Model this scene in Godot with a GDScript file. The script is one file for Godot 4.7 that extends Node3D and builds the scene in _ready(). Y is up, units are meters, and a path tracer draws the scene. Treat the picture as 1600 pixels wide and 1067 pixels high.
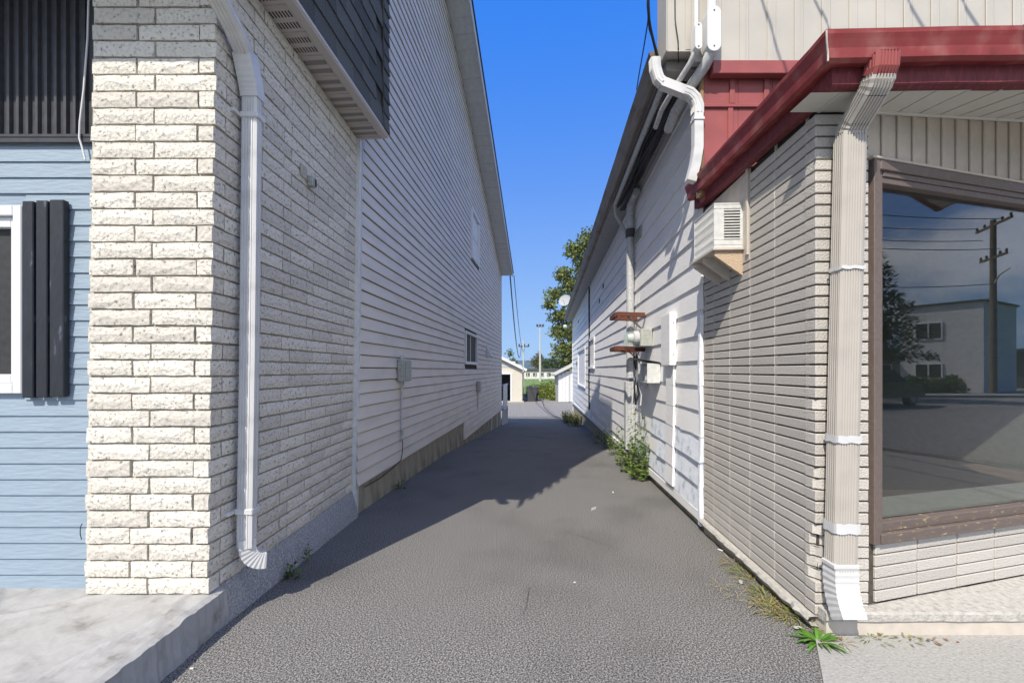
extends Node3D
# Narrow driveway between a white brick building and a clapboard house with a storefront.
# World: x right, y up, -z along the driveway. The eye stands 1.45 m above the driveway.

const F := 653.0
const EYE := 1.45
var M := {}
var tex_cache := {}
var rng := RandomNumberGenerator.new()
var UP := Vector3.UP

# ---------------------------------------------------------------- basic helpers
func lin(r, g, b) -> Color:
	return Color(r, g, b).linear_to_srgb()

func spot(px, py, d) -> Vector3:      # a point at depth d metres, from plan measurements of the picture
	return Vector3((px - 800.0) / F * d, EYE - (py - 578.0) / F * d, -d)

func ground_y(d: float) -> float:
	if d < 2.3: return 0.0
	if d < 8.0: return -0.03 * (d - 2.3)
	if d < 24.5: return -0.171 - 0.07 * (d - 8.0)
	if d < 45.0: return -1.326
	if d < 80.0: return -1.326 + 1.08 * (d - 45.0) / 35.0
	return -0.246

func frame(origin: Vector3, dir: Vector3, up := Vector3.UP) -> Transform3D:
	var x := dir.normalized()
	var z := x.cross(up).normalized()
	return Transform3D(Basis(x, z.cross(x), z), origin)

func on_wall(t: Transform3D, px, py, off := 0.0) -> Vector3:   # local point of a wall plane seen at a place of the picture
	var d := Vector3((px - 800.0) / F, -(py - 578.0) / F, -1.0)
	var e := Vector3(0, EYE, 0)
	var n := t.basis.z
	var k: float = (t.origin + n * off - e).dot(n) / d.dot(n)
	return t.affine_inverse() * (e + d * k)

func mb() -> SurfaceTool:
	var st := SurfaceTool.new()
	st.begin(Mesh.PRIMITIVE_TRIANGLES)
	return st

func face(st: SurfaceTool, p: Array, hint: Vector3) -> void:
	var n: Vector3 = (p[1] - p[0]).cross(p[2] - p[0])
	if n.length_squared() < 1e-16 and p.size() > 3: n = (p[2] - p[0]).cross(p[3] - p[0])
	if n.length_squared() < 1e-18: return
	n = n.normalized()
	var q := p
	if n.dot(hint) < 0:
		n = -n
		q = p.duplicate()
		q.reverse()
	st.set_normal(n)
	for i in range(1, q.size() - 1):
		st.add_vertex(q[0]); st.add_vertex(q[i + 1]); st.add_vertex(q[i])

func cbox(st: SurfaceTool, c: Vector3, s: Vector3, b := 0.0, t := Transform3D()) -> void:
	var h := s / 2.0
	if b <= 0.0:
		for a in 3:
			var u := (a + 1) % 3
			var v := (a + 2) % 3
			for g in [-1.0, 1.0]:
				var pts := []
				for k in [[-1, -1], [1, -1], [1, 1], [-1, 1]]:
					var p := Vector3.ZERO
					p[a] = g * h[a]; p[u] = k[0] * h[u]; p[v] = k[1] * h[v]
					pts.append(t * (c + p))
				var nn := Vector3.ZERO
				nn[a] = g
				face(st, pts, t.basis * nn)
		return
	b = minf(b, minf(h.x, minf(h.y, h.z)) * 0.8)
	for a in 3:
		var u := (a + 1) % 3
		var v := (a + 2) % 3
		for g in [-1.0, 1.0]:
			var pts := []
			for k in [[-1, -1], [1, -1], [1, 1], [-1, 1]]:
				var p := Vector3.ZERO
				p[a] = g * h[a]; p[u] = k[0] * (h[u] - b); p[v] = k[1] * (h[v] - b)
				pts.append(t * (c + p))
			var nn := Vector3.ZERO
			nn[a] = g
			face(st, pts, t.basis * nn)
		for su in [-1.0, 1.0]:
			for sv in [-1.0, 1.0]:
				var e := []
				for k in [[-1, 0], [1, 0], [1, 1], [-1, 1]]:
					var p := Vector3.ZERO
					p[a] = k[0] * (h[a] - b)
					p[u] = su * (h[u] if k[1] == 0 else h[u] - b)
					p[v] = sv * (h[v] - b if k[1] == 0 else h[v])
					e.append(t * (c + p))
				var nn := Vector3.ZERO
				nn[u] = su; nn[v] = sv
				face(st, e, t.basis * nn)
	for sx in [-1.0, 1.0]:
		for sy in [-1.0, 1.0]:
			for sz in [-1.0, 1.0]:
				face(st, [t * (c + Vector3(sx * h.x, sy * (h.y - b), sz * (h.z - b))), t * (c + Vector3(sx * (h.x - b), sy * h.y, sz * (h.z - b))), t * (c + Vector3(sx * (h.x - b), sy * (h.y - b), sz * h.z))], t.basis * Vector3(sx, sy, sz))

func span(st: SurfaceTool, lo: Vector3, hi: Vector3, b := 0.0, t := Transform3D()) -> void:
	cbox(st, (lo + hi) / 2.0, (hi - lo).abs(), b, t)

func bar(st: SurfaceTool, a: Vector3, b: Vector3, w: float, h: float, bev := 0.0) -> void:  # a beam of width w and height h between two points
	var d := b - a
	var up := UP if absf(d.normalized().y) < 0.98 else Vector3.RIGHT
	var x := d.normalized()
	var z := x.cross(up).normalized()
	var t := Transform3D(Basis(x, z.cross(x), z), (a + b) / 2.0)
	cbox(st, Vector3.ZERO, Vector3(d.length(), h, w), bev, t)

func tube(st: SurfaceTool, pts: Array, r: float, n := 8, cap := true, r_end := -1.0) -> void:
	var rings := []
	var ref := Vector3(0.31, 0.22, 0.92).normalized()
	for i in pts.size():
		var tan: Vector3 = (pts[mini(i + 1, pts.size() - 1)] - pts[maxi(i - 1, 0)]).normalized()
		if absf(tan.dot(ref)) > 0.95: ref = Vector3(0.9, 0.3, 0.1).normalized()
		var s := tan.cross(ref).normalized()
		var q := s.cross(tan).normalized()
		ref = q
		var rr := r if r_end < 0 else lerpf(r, r_end, float(i) / maxi(1, pts.size() - 1))
		var ring := []
		for k in n:
			var a := TAU * k / n
			ring.append([pts[i] + (s * cos(a) + q * sin(a)) * rr, s * cos(a) + q * sin(a)])
		rings.append(ring)
	for i in rings.size() - 1:
		for k in n:
			var k2 := (k + 1) % n
			var A = rings[i][k]; var B = rings[i][k2]; var C = rings[i + 1][k2]; var D = rings[i + 1][k]
			var nn: Vector3 = (B[0] - A[0]).cross(D[0] - A[0])
			var order := [A, B, D, B, C, D] if nn.dot(A[1] + C[1]) < 0 else [A, D, B, B, D, C]
			for o in order:
				st.set_normal(o[1])
				st.add_vertex(o[0])
	if cap:
		for e in [0, rings.size() - 1]:
			var pp := []
			for k in n: pp.append(rings[e][k][0])
			face(st, pp, pts[e] - pts[1 if e == 0 else e - 1])

func sweep(st: SurfaceTool, pts: Array, prof: Array, side: Vector3, cap := true, closed := true, pleat := 0.0) -> void:  # a profile (x along side, y across) along a path in the plane square to side
	var rings := []
	for i in pts.size():
		var t0: Vector3 = (pts[i] - pts[i - 1]).normalized() if i > 0 else (pts[1] - pts[0]).normalized()
		var t1: Vector3 = (pts[i + 1] - pts[i]).normalized() if i < pts.size() - 1 else t0
		var tan := (t0 + t1).normalized()
		var m := side.cross(tan).normalized()
		var k := 1.0 / maxf(0.5, tan.dot(t0))
		var ring := []
		var sc := 1.0 - (pleat if i % 2 else 0.0)
		for p in prof: ring.append(pts[i] + side * p.x * sc + m * p.y * k * sc)
		rings.append(ring)
	var n := prof.size()
	for i in rings.size() - 1:
		var c0 := Vector3.ZERO
		for p in rings[i]: c0 += p / n
		for p in rings[i + 1]: c0 += p / n
		c0 /= 2.0
		for k in (n if closed else n - 1):
			var k2 := (k + 1) % n
			var q := [rings[i][k], rings[i][k2], rings[i + 1][k2], rings[i + 1][k]]
			var mid: Vector3 = (q[0] + q[1] + q[2] + q[3]) / 4.0
			face(st, q, mid - c0)
	if cap:
		face(st, rings[0], pts[0] - pts[1])
		face(st, rings[-1], pts[-1] - pts[-2])

func ribbed(w: float, d: float, ribs := 5, deep := 0.006) -> Array:   # the cross section of a corrugated downspout
	var p := []
	var sides := [[Vector2(-w, -d) / 2, Vector2(w, -d) / 2, ribs], [Vector2(w, -d) / 2, Vector2(w, d) / 2, maxi(2, ribs - 2)], [Vector2(w, d) / 2, Vector2(-w, d) / 2, ribs], [Vector2(-w, d) / 2, Vector2(-w, -d) / 2, maxi(2, ribs - 2)]]
	for s in sides:
		var a: Vector2 = s[0]
		var b: Vector2 = s[1]
		var inn := Vector2(-(b - a).y, (b - a).x).normalized() * deep
		var n: int = s[2]
		for k in n:
			var f0 := 0.1 + 0.8 * k / n
			var f1 := 0.1 + 0.8 * (k + 0.45) / n
			p.append(a.lerp(b, f0)); p.append(a.lerp(b, f0 + 0.02) + inn); p.append(a.lerp(b, f1) + inn); p.append(a.lerp(b, f1 + 0.02))
	return p

func rect(w: float, d: float) -> Array:
	return [Vector2(-w, -d) / 2, Vector2(w, -d) / 2, Vector2(w, d) / 2, Vector2(-w, d) / 2]

func lathe(st: SurfaceTool, base: Vector3, axis: Vector3, prof: Array, n := 16) -> void:   # prof: [distance along the axis, radius]
	var ref := Vector3(0.2, 0.9, 0.3) if absf(axis.y) < 0.8 else Vector3(1, 0, 0.1)
	var s := axis.cross(ref).normalized()
	var q := axis.cross(s).normalized()
	for i in prof.size() - 1:
		for k in n:
			var a0 := TAU * k / n
			var a1 := TAU * (k + 1) / n
			var d0 := s * cos(a0) + q * sin(a0)
			var d1 := s * cos(a1) + q * sin(a1)
			var p0: Vector3 = base + axis * prof[i][0]
			var p1: Vector3 = base + axis * prof[i + 1][0]
			var hint: Vector3 = (d0 + d1) * 0.5 + axis * (0.0 if absf(prof[i + 1][1] - prof[i][1]) < 1e-6 else (prof[i][1] - prof[i + 1][1]) / maxf(1e-4, absf(prof[i + 1][0] - prof[i][0])) * signf(prof[i + 1][0] - prof[i][0] + 1e-9))
			face(st, [p0 + d0 * prof[i][1], p0 + d1 * prof[i][1], p1 + d1 * prof[i + 1][1], p1 + d0 * prof[i + 1][1]], hint)

func obj(called: String, st: SurfaceTool, m: Material, parent: Node = null, t := Transform3D()) -> MeshInstance3D:
	return put(called, st.commit(), m, parent, t)

func put(called: String, mesh: Mesh, m: Material, parent: Node = null, t := Transform3D()) -> MeshInstance3D:
	var o := MeshInstance3D.new()
	o.name = called
	o.mesh = mesh
	o.material_override = m
	o.transform = t
	(parent if parent else self).add_child(o, true)
	return o

func tag(o: Node, label: String, category: String, group := "") -> Node:
	o.set_meta("label", label)
	o.set_meta("category", category)
	if group: o.set_meta("group", group)
	return o

var taken := {}
func thing(called: String, label: String, category: String, t := Transform3D(), group := "") -> Node3D:
	var o := Node3D.new()
	var n: int = taken.get(called, -1) + 1
	taken[called] = n
	o.name = called if n == 0 else "%s_%03d" % [called, n]
	o.transform = t
	add_child(o, true)
	tag(o, label, category, group)
	return o

func part(called: String, parent: Node, t := Transform3D()) -> Node3D:
	var o := Node3D.new()
	o.name = called
	o.transform = t
	parent.add_child(o, true)
	return o

# ---------------------------------------------------------------- materials
func noise_tex(key: String, freq: float, oct: int, type := FastNoiseLite.TYPE_SIMPLEX_SMOOTH, px := 256, ramp = null, warp := 0.0, gain := 0.5) -> NoiseTexture2D:
	if tex_cache.has(key): return tex_cache[key]
	var n := FastNoiseLite.new()
	n.noise_type = type
	n.seed = hash(key) % 10000
	n.frequency = freq
	n.fractal_octaves = oct
	n.fractal_gain = gain
	if oct <= 1: n.fractal_type = FastNoiseLite.FRACTAL_NONE
	if warp > 0.0:
		n.domain_warp_enabled = true
		n.domain_warp_amplitude = warp
	var t := NoiseTexture2D.new()
	t.width = px; t.height = px
	t.seamless = true
	t.noise = n
	if ramp != null:
		var g := Gradient.new()
		var o := PackedFloat32Array()
		var c := PackedColorArray()
		for s in ramp:
			o.append(s[0]); c.append(s[1])
		g.offsets = o; g.colors = c
		t.color_ramp = g
	tex_cache[key] = t
	return t

func mat(key: String, c: Color, o := {}) -> StandardMaterial3D:   # c: base colour, linear; vary: [[place, factor or colour], ...]
	var m := StandardMaterial3D.new()
	m.resource_name = key
	m.roughness = o.get("rough", 0.8)
	m.metallic = o.get("metal", 0.0)
	m.metallic_specular = o.get("spec", 0.45)
	m.albedo_color = c.linear_to_srgb()
	var tile: float = o.get("tile", 1.0)
	if o.has("vary"):
		var ramp := []
		for s in o.vary:
			var k: Color = s[1] if s[1] is Color else c * float(s[1])
			k.a = 1.0
			k = Color(minf(k.r, 1), minf(k.g, 1), minf(k.b, 1))
			ramp.append([s[0], k.linear_to_srgb()])
		m.albedo_texture = noise_tex("c_" + key, o.get("freq", 0.03), o.get("oct", 4), o.get("type", FastNoiseLite.TYPE_SIMPLEX_SMOOTH), o.get("px", 256), ramp, o.get("warp", 0.0), o.get("gain", 0.5))
		m.albedo_color = Color.WHITE
	if o.has("bump"):
		m.heightmap_enabled = true
		m.heightmap_scale = o.bump
		m.heightmap_texture = noise_tex("h_%s" % o.get("bkey", key), o.get("bfreq", 0.05), o.get("boct", 4), o.get("btype", FastNoiseLite.TYPE_SIMPLEX_SMOOTH), o.get("px", 256))
	if o.has("vary") or o.has("bump"):
		m.uv1_triplanar = true
		m.uv1_world_triplanar = true
		m.uv1_scale = (o.stretch if o.has("stretch") else Vector3.ONE) / tile
	if o.get("vc", false): m.vertex_color_use_as_albedo = true
	M[key] = m
	return m

func materials() -> void:
	var cell := FastNoiseLite.TYPE_CELLULAR
	var val := FastNoiseLite.TYPE_VALUE
	for k in 4:
		var b: Color = [Color(0.63, 0.60, 0.535), Color(0.595, 0.565, 0.505), Color(0.66, 0.63, 0.565), Color(0.54, 0.51, 0.455)][k]
		mat("brick%d" % k, b, {"vary": [[0.0, 0.1], [0.16, 0.28], [0.25, 0.82], [0.5, 1.0], [1.0, 1.08]], "freq": 0.085, "oct": 3, "tile": 0.5 + 0.07 * k, "rough": 0.9, "bump": 0.5, "bkey": "split", "bfreq": 0.075, "boct": 4, "px": 256})
	mat("mortar", Color(0.42, 0.39, 0.33), {"vary": [[0.0, 0.7], [1.0, 1.25]], "freq": 0.05, "tile": 0.4, "rough": 0.95, "bump": 0.3})
	mat("render_base", Color(0.33, 0.34, 0.35), {"vary": [[0.0, 0.35], [0.35, 0.75], [0.6, 1.05], [1.0, 1.6]], "freq": 0.12, "oct": 3, "tile": 0.55, "rough": 0.95, "bump": 0.7, "bfreq": 0.12})
	mat("slab", Color(0.33, 0.33, 0.325), {"vary": [[0.0, Color(0.15, 0.145, 0.14)], [0.18, Color(0.28, 0.275, 0.265)], [0.4, 1.0], [1.0, 1.12]], "freq": 0.012, "oct": 6, "tile": 1.3, "px": 512, "rough": 0.85, "bump": 0.4, "bfreq": 0.02, "boct": 6, "warp": 30.0})
	mat("concrete", Color(0.42, 0.405, 0.375), {"vary": [[0.0, 0.6], [0.4, 0.92], [1.0, 1.2]], "freq": 0.05, "oct": 5, "tile": 1.1, "px": 512, "rough": 0.9, "bump": 0.3, "bfreq": 0.1})
	mat("foundation", Color(0.29, 0.265, 0.20), {"vary": [[0.0, 0.55], [0.5, 1.0], [1.0, 1.4]], "freq": 0.015, "oct": 5, "tile": 0.9, "stretch": Vector3(1, 0.35, 1), "rough": 0.95, "bump": 0.4})
	mat("asphalt", Color(0.148, 0.144, 0.138), {"vary": [[0.0, 0.06], [0.34, 0.3], [0.47, 0.8], [0.58, 1.5], [0.75, 2.4], [1.0, 3.4]], "freq": 0.09, "oct": 3, "gain": 0.95, "tile": 1.2, "px": 1024, "rough": 0.95, "bump": 0.3, "bfreq": 0.2, "boct": 3, "vc": true})
	mat("old_asphalt", Color(0.23, 0.22, 0.21), {"vary": [[0.0, 0.55], [0.5, 1.0], [1.0, 1.4]], "freq": 0.03, "oct": 5, "tile": 2.6, "px": 512, "rough": 0.95, "bump": 0.6})
	mat("pavement", Color(0.33, 0.325, 0.305), {"vary": [[0.0, 0.6], [0.3, 0.92], [0.6, 1.0], [1.0, 1.16]], "freq": 0.1, "oct": 4, "tile": 1.2, "px": 512, "rough": 0.92, "bump": 0.3, "bfreq": 0.15})
	mat("soil", Color(0.16, 0.13, 0.09), {"vary": [[0.0, 0.6], [1.0, 1.4]], "tile": 0.6, "bump": 1.0})
	mat("grass_field", Color(0.13, 0.20, 0.05), {"vary": [[0.0, 0.6], [1.0, 1.5]], "freq": 0.03, "tile": 8.0, "rough": 1.0})
	mat("vinyl", Color(0.67, 0.625, 0.575), {"vary": [[0.0, 0.86], [0.5, 1.0], [1.0, 1.06]], "freq": 0.02, "oct": 5, "tile": 1.6, "stretch": Vector3(1, 1, 0.35), "rough": 0.55, "bump": 0.06, "bfreq": 0.1})
	mat("house_wrap", Color(0.05, 0.05, 0.055), {"rough": 0.9})
	mat("trim", Color(0.68, 0.69, 0.70), {"vary": [[0.0, 0.85], [1.0, 1.05]], "tile": 0.7, "rough": 0.5})
	mat("white_metal", Color(0.60, 0.60, 0.595), {"vary": [[0.0, 0.8], [0.4, 1.0], [1.0, 1.04]], "freq": 0.012, "oct": 5, "tile": 0.8, "rough": 0.35, "spec": 0.5})
	mat("soffit", Color(0.52, 0.48, 0.45), {"rough": 0.5})
	mat("vent_dark", Color(0.05, 0.047, 0.045), {"rough": 0.9})
	for k in 3:
		mat("shingle%d" % k, [Color(0.085, 0.088, 0.088), Color(0.105, 0.108, 0.107), Color(0.068, 0.071, 0.071)][k], {"vary": [[0.0, 0.35], [0.5, 1.0], [1.0, 2.2]], "freq": 0.2, "oct": 2, "tile": 0.5, "rough": 0.95, "bump": 0.3, "bfreq": 0.2})
	mat("black_metal", Color(0.04, 0.041, 0.046), {"vary": [[0.0, 0.8], [1.0, 1.4]], "tile": 0.7, "rough": 0.42})
	mat("blue_paint", Color(0.245, 0.315, 0.385), {"vary": [[0.0, 0.93], [0.5, 1.0], [1.0, 1.03]], "freq": 0.03, "oct": 4, "tile": 0.6, "stretch": Vector3(0.3, 1.6, 1), "rough": 0.65, "bump": 0.25, "bfreq": 0.06})
	mat("shutter_paint", Color(0.018, 0.021, 0.028), {"vary": [[0.0, 0.8], [0.7, 1.0], [0.86, 1.2], [0.9, 3.5], [1.0, 4.5]], "freq": 0.025, "oct": 5, "tile": 0.9, "stretch": Vector3(1.6, 0.5, 1), "rough": 0.5, "bump": 0.2, "bfreq": 0.06})
	mat("pvc", Color(0.63, 0.64, 0.65), {"rough": 0.35})
	mat("screen", Color(0.028, 0.029, 0.03), {"vary": [[0.0, 0.75], [1.0, 1.3]], "tile": 0.5, "rough": 0.6})
	for k in 3:
		mat("tan_brick%d" % k, [Color(0.485, 0.46, 0.425), Color(0.455, 0.432, 0.40), Color(0.51, 0.485, 0.447)][k], {"vary": [[0.0, 0.72], [0.4, 0.96], [1.0, 1.1]], "freq": 0.11, "oct": 3, "tile": 0.42, "rough": 0.8, "bump": 0.4, "bkey": "tanb", "bfreq": 0.15, "boct": 3})
	mat("tan_rust", Color(0.50, 0.385, 0.275), {"vary": [[0.0, 0.8], [1.0, 1.15]], "freq": 0.11, "tile": 0.42, "rough": 0.85, "bump": 0.5, "bkey": "tanb"})
	mat("tan_mortar", Color(0.085, 0.073, 0.06), {"vary": [[0.0, 0.6], [1.0, 1.3]], "tile": 0.3, "rough": 0.95, "bump": 0.3})
	mat("tan_joint", Color(0.62, 0.58, 0.52), {"rough": 0.9})
	mat("tan_paint", Color(0.54, 0.49, 0.43), {"vary": [[0.0, 0.85], [1.0, 1.06]], "tile": 0.8, "rough": 0.6})
	for k in 3:
		mat("board%d" % k, [Color(0.82, 0.815, 0.81), Color(0.80, 0.795, 0.79), Color(0.83, 0.825, 0.82)][k], {"vary": [[0.0, Color(0.52, 0.55, 0.60)], [0.05, Color(0.70, 0.72, 0.76)], [0.11, 0.95], [0.6, 1.0], [1.0, 1.04]], "freq": 0.011, "oct": 6, "tile": 1.9 + 0.4 * k, "px": 512, "stretch": Vector3(1, 1.0, 0.6), "rough": 0.6, "bump": 0.15, "bkey": "bd", "bfreq": 0.08, "warp": 20.0})
	mat("board_worn", Color(0.74, 0.78, 0.84), {"vary": [[0.0, Color(0.20, 0.24, 0.30)], [0.15, Color(0.42, 0.48, 0.57)], [0.35, 0.95], [1.0, 1.1]], "freq": 0.012, "oct": 6, "tile": 1.1, "px": 512, "rough": 0.7, "bump": 0.3, "warp": 30.0})
	mat("bare_wood", Color(0.26, 0.16, 0.085), {"vary": [[0.0, 0.45], [0.5, 1.0], [0.8, 1.2], [0.86, Color(0.6, 0.58, 0.54)], [1.0, Color(0.66, 0.64, 0.6)]], "freq": 0.02, "oct": 5, "tile": 0.5, "stretch": Vector3(1.5, 0.25, 1.5), "rough": 0.9, "bump": 0.4})
	mat("old_gutter", Color(0.21, 0.195, 0.185), {"vary": [[0.0, Color(0.11, 0.065, 0.03)], [0.25, Color(0.16, 0.13, 0.10)], [0.45, 1.0], [1.0, 1.35]], "freq": 0.012, "oct": 5, "tile": 1.1, "stretch": Vector3(1, 1.4, 0.5), "rough": 0.55})
	mat("grey_soffit", Color(0.40, 0.40, 0.41), {"vary": [[0.0, 0.75], [1.0, 1.1]], "tile": 0.8, "rough": 0.6})
	mat("rake_soffit", Color(0.60, 0.61, 0.61), {"vary": [[0.0, 0.85], [1.0, 1.08]], "tile": 0.9, "rough": 0.55})
	mat("roof_dark", Color(0.05, 0.05, 0.055), {"vary": [[0.0, 0.6], [1.0, 1.6]], "freq": 0.15, "tile": 0.6, "rough": 0.95})
	mat("red_metal", Color(0.235, 0.042, 0.043), {"vary": [[0.0, 0.6], [0.3, 0.9], [0.6, 1.0], [0.75, Color(0.27, 0.075, 0.07)], [1.0, Color(0.33, 0.13, 0.12)]], "freq": 0.014, "oct": 5, "tile": 0.9, "rough": 0.42, "spec": 0.32, "bump": 0.25, "bfreq": 0.012, "boct": 2})
	mat("red_wood", Color(0.16, 0.032, 0.04), {"vary": [[0.0, 0.6], [0.6, 1.0], [0.9, 1.3], [0.95, Color(0.30, 0.24, 0.23)], [1.0, Color(0.36, 0.3, 0.28)]], "freq": 0.03, "oct": 5, "tile": 0.6, "stretch": Vector3(2.5, 0.5, 2.5), "rough": 0.7, "bump": 0.2})
	mat("red_panel", Color(0.30, 0.078, 0.075), {"vary": [[0.0, 0.8], [1.0, 1.15]], "freq": 0.01, "oct": 5, "tile": 1.0, "rough": 0.5})
	mat("beige_metal", Color(0.47, 0.445, 0.40), {"vary": [[0.0, 0.88], [1.0, 1.05]], "freq": 0.008, "oct": 5, "tile": 1.6, "rough": 0.42})
	mat("beige_soffit", Color(0.56, 0.55, 0.50), {"rough": 0.5})
	mat("tan_panel", Color(0.50, 0.445, 0.375), {"vary": [[0.0, 0.88], [1.0, 1.06]], "tile": 0.8, "rough": 0.5})
	mat("brown_frame", Color(0.135, 0.105, 0.092), {"vary": [[0.0, 0.85], [0.6, 1.0], [1.0, 1.15]], "freq": 0.05, "tile": 0.5, "rough": 0.5, "bump": 0.15})
	mat("brown_sill", Color(0.13, 0.102, 0.09), {"vary": [[0.0, 0.85], [0.80, 1.05], [0.82, Color(0.42, 0.32, 0.11)], [0.88, Color(0.45, 0.36, 0.15)], [0.9, Color(0.50, 0.475, 0.43)], [1.0, Color(0.62, 0.6, 0.55)]], "freq": 0.03, "oct": 5, "tile": 0.75, "px": 512, "stretch": Vector3(0.6, 1.6, 1.2), "rough": 0.55, "bump": 0.15})
	mat("cream_pipe", Color(0.43, 0.405, 0.37), {"vary": [[0.0, 0.86], [0.5, 1.0], [1.0, 1.05]], "freq": 0.012, "oct": 5, "tile": 0.8, "rough": 0.4})
	mat("white_tape", Color(0.55, 0.555, 0.56), {"rough": 0.55, "bump": 0.2, "bfreq": 0.03})
	mat("rust", Color(0.12, 0.042, 0.028), {"vary": [[0.0, 0.55], [1.0, 1.6]], "freq": 0.06, "tile": 0.25, "rough": 0.9, "bump": 0.2})
	mat("galv", Color(0.55, 0.56, 0.57), {"vary": [[0.0, 0.65], [1.0, 1.15]], "freq": 0.03, "tile": 0.4, "rough": 0.5, "metal": 0.1})
	mat("grey_box", Color(0.40, 0.42, 0.38), {"vary": [[0.0, 0.7], [1.0, 1.1]], "tile": 0.4, "rough": 0.55})
	mat("white_box", Color(0.64, 0.65, 0.64), {"vary": [[0.0, 0.8], [1.0, 1.04]], "tile": 0.5, "rough": 0.45})
	mat("black_cable", Color(0.016, 0.016, 0.017), {"rough": 0.5})
	mat("dish_grey", Color(0.33, 0.35, 0.37), {"rough": 0.7})
	mat("dark_grey", Color(0.06, 0.06, 0.065), {"rough": 0.6})
	mat("coil", Color(0.34, 0.34, 0.32), {"vary": [[0.0, 0.6], [1.0, 1.2]], "tile": 0.2, "rough": 0.6})
	mat("room", Color(0.24, 0.235, 0.22), {"vary": [[0.0, 0.85], [1.0, 1.1]], "tile": 1.5, "rough": 0.9})
	mat("room_floor", Color(0.11, 0.085, 0.065), {"vary": [[0.0, 0.75], [1.0, 1.2]], "tile": 0.8, "rough": 0.85})
	mat("sill_green", Color(0.36, 0.41, 0.36), {"vary": [[0.0, 0.85], [1.0, 1.08]], "tile": 0.6, "rough": 0.7})
	mat("block_cream", Color(0.62, 0.585, 0.50), {"vary": [[0.0, 0.88], [1.0, 1.06]], "tile": 1.0, "rough": 0.9})
	mat("white_paint", Color(0.76, 0.76, 0.76), {"vary": [[0.0, 0.8], [1.0, 1.05]], "tile": 1.2, "rough": 0.6})
	mat("bark", Color(0.13, 0.10, 0.075), {"vary": [[0.0, 0.5], [1.0, 1.4]], "tile": 0.6, "rough": 0.95, "bump": 1.0})
	mat("pole_wood", Color(0.15, 0.115, 0.085), {"vary": [[0.0, 0.6], [1.0, 1.3]], "tile": 0.8, "stretch": Vector3(2, 0.2, 2), "rough": 0.95})
	mat("steel_pole", Color(0.48, 0.47, 0.44), {"rough": 0.6})
	mat("hill_green", Color(0.035, 0.055, 0.035), {"vary": [[0.0, 0.6], [1.0, 1.4]], "tile": 60.0, "rough": 1.0})
	mat("stucco", Color(0.70, 0.69, 0.67), {"vary": [[0.0, 0.85], [1.0, 1.05]], "tile": 2.0, "rough": 0.9})
	mat("car_paint", Color(0.02, 0.022, 0.028), {"rough": 0.2, "spec": 0.6})
	mat("tyre", Color(0.02, 0.02, 0.02), {"rough": 0.9})
	mat("orange_stone", Color(0.42, 0.14, 0.04), {"rough": 0.9})
	mat("pale_stone", Color(0.60, 0.58, 0.55), {"rough": 0.9})
	mat("brown_leaf", Color(0.22, 0.13, 0.07), {"rough": 0.9, "vc": true})
	for k in [["leaf", 0.25], ["blade", 0.3]]:
		var m := mat(k[0], Color(1, 1, 1), {"rough": 0.55, "vc": true, "spec": 0.35})
		m.backlight_enabled = true
		m.backlight = lin(0.16, 0.2, 0.04)
		m.cull_mode = BaseMaterial3D.CULL_DISABLED
	mat("leaf_stem", Color(0.14, 0.17, 0.06), {"rough": 0.7})
	var g := StandardMaterial3D.new()
	g.resource_name = "window_glass"
	g.transparency = BaseMaterial3D.TRANSPARENCY_ALPHA
	g.albedo_color = Color(0.05, 0.07, 0.06, 0.25)
	g.roughness = 0.0
	g.metallic_specular = 0.7
	M["glass"] = g
	var mg := StandardMaterial3D.new()
	mg.resource_name = "meter_glass"
	mg.transparency = BaseMaterial3D.TRANSPARENCY_ALPHA
	mg.albedo_color = Color(0.8, 0.9, 0.85, 0.2)
	mg.roughness = 0.02
	M["meter_glass"] = mg

# ---------------------------------------------------------------- sky, sun, camera
func sky_image() -> Image:
	var w := 1024
	var h := 512
	var im := Image.create(w, h, false, Image.FORMAT_RGBF)
	var n := FastNoiseLite.new()
	n.seed = 21
	n.noise_type = FastNoiseLite.TYPE_SIMPLEX_SMOOTH
	n.frequency = 1.15
	n.fractal_octaves = 6
	n.domain_warp_enabled = true
	n.domain_warp_amplitude = 0.35
	n.domain_warp_frequency = 1.2
	var n2 := FastNoiseLite.new()
	n2.seed = 5
	n2.frequency = 0.5
	for j in h:
		var el := PI * (0.5 - (j + 0.5) / h)
		var s := sin(el)
		var up := clampf(s, 0.0, 1.0)
		var k := pow(1.0 - up, 2.6)
		var c := Color(0.010, 0.155, 0.66).lerp(Color(0.33, 0.51, 0.73), k)
		if s < 0.0: c = Color(0.30, 0.31, 0.32)
		for i in w:
			var az := TAU * (i + 0.5) / w      # 0 looks along -z
			var d := Vector3(sin(az) * cos(el), s, -cos(az) * cos(el))
			var q := c
			if s > 0.0:
				var p := Vector2(d.x, d.z) / (s + 0.16)
				var back := smoothstep(-0.15, 0.40, d.z)     # a sheet of thin cloud stands on the sun's side of the sky
				var v := n.get_noise_2d(p.x * 0.55, p.y * 0.95) * 0.5 + 0.5
				var cover := smoothstep(0.30, 0.60, v + 0.16 * n2.get_noise_2d(p.x, p.y)) * back * smoothstep(0.02, 0.12, s) * lerpf(0.6, 1.0, smoothstep(0.12, 0.4, s))
				var bright := 0.85 + 0.95 * v
				q = c.lerp(Color(1.0, 0.985, 0.955) * bright, cover * 0.9)
			im.set_pixel(i, j, q)
	return im

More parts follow.
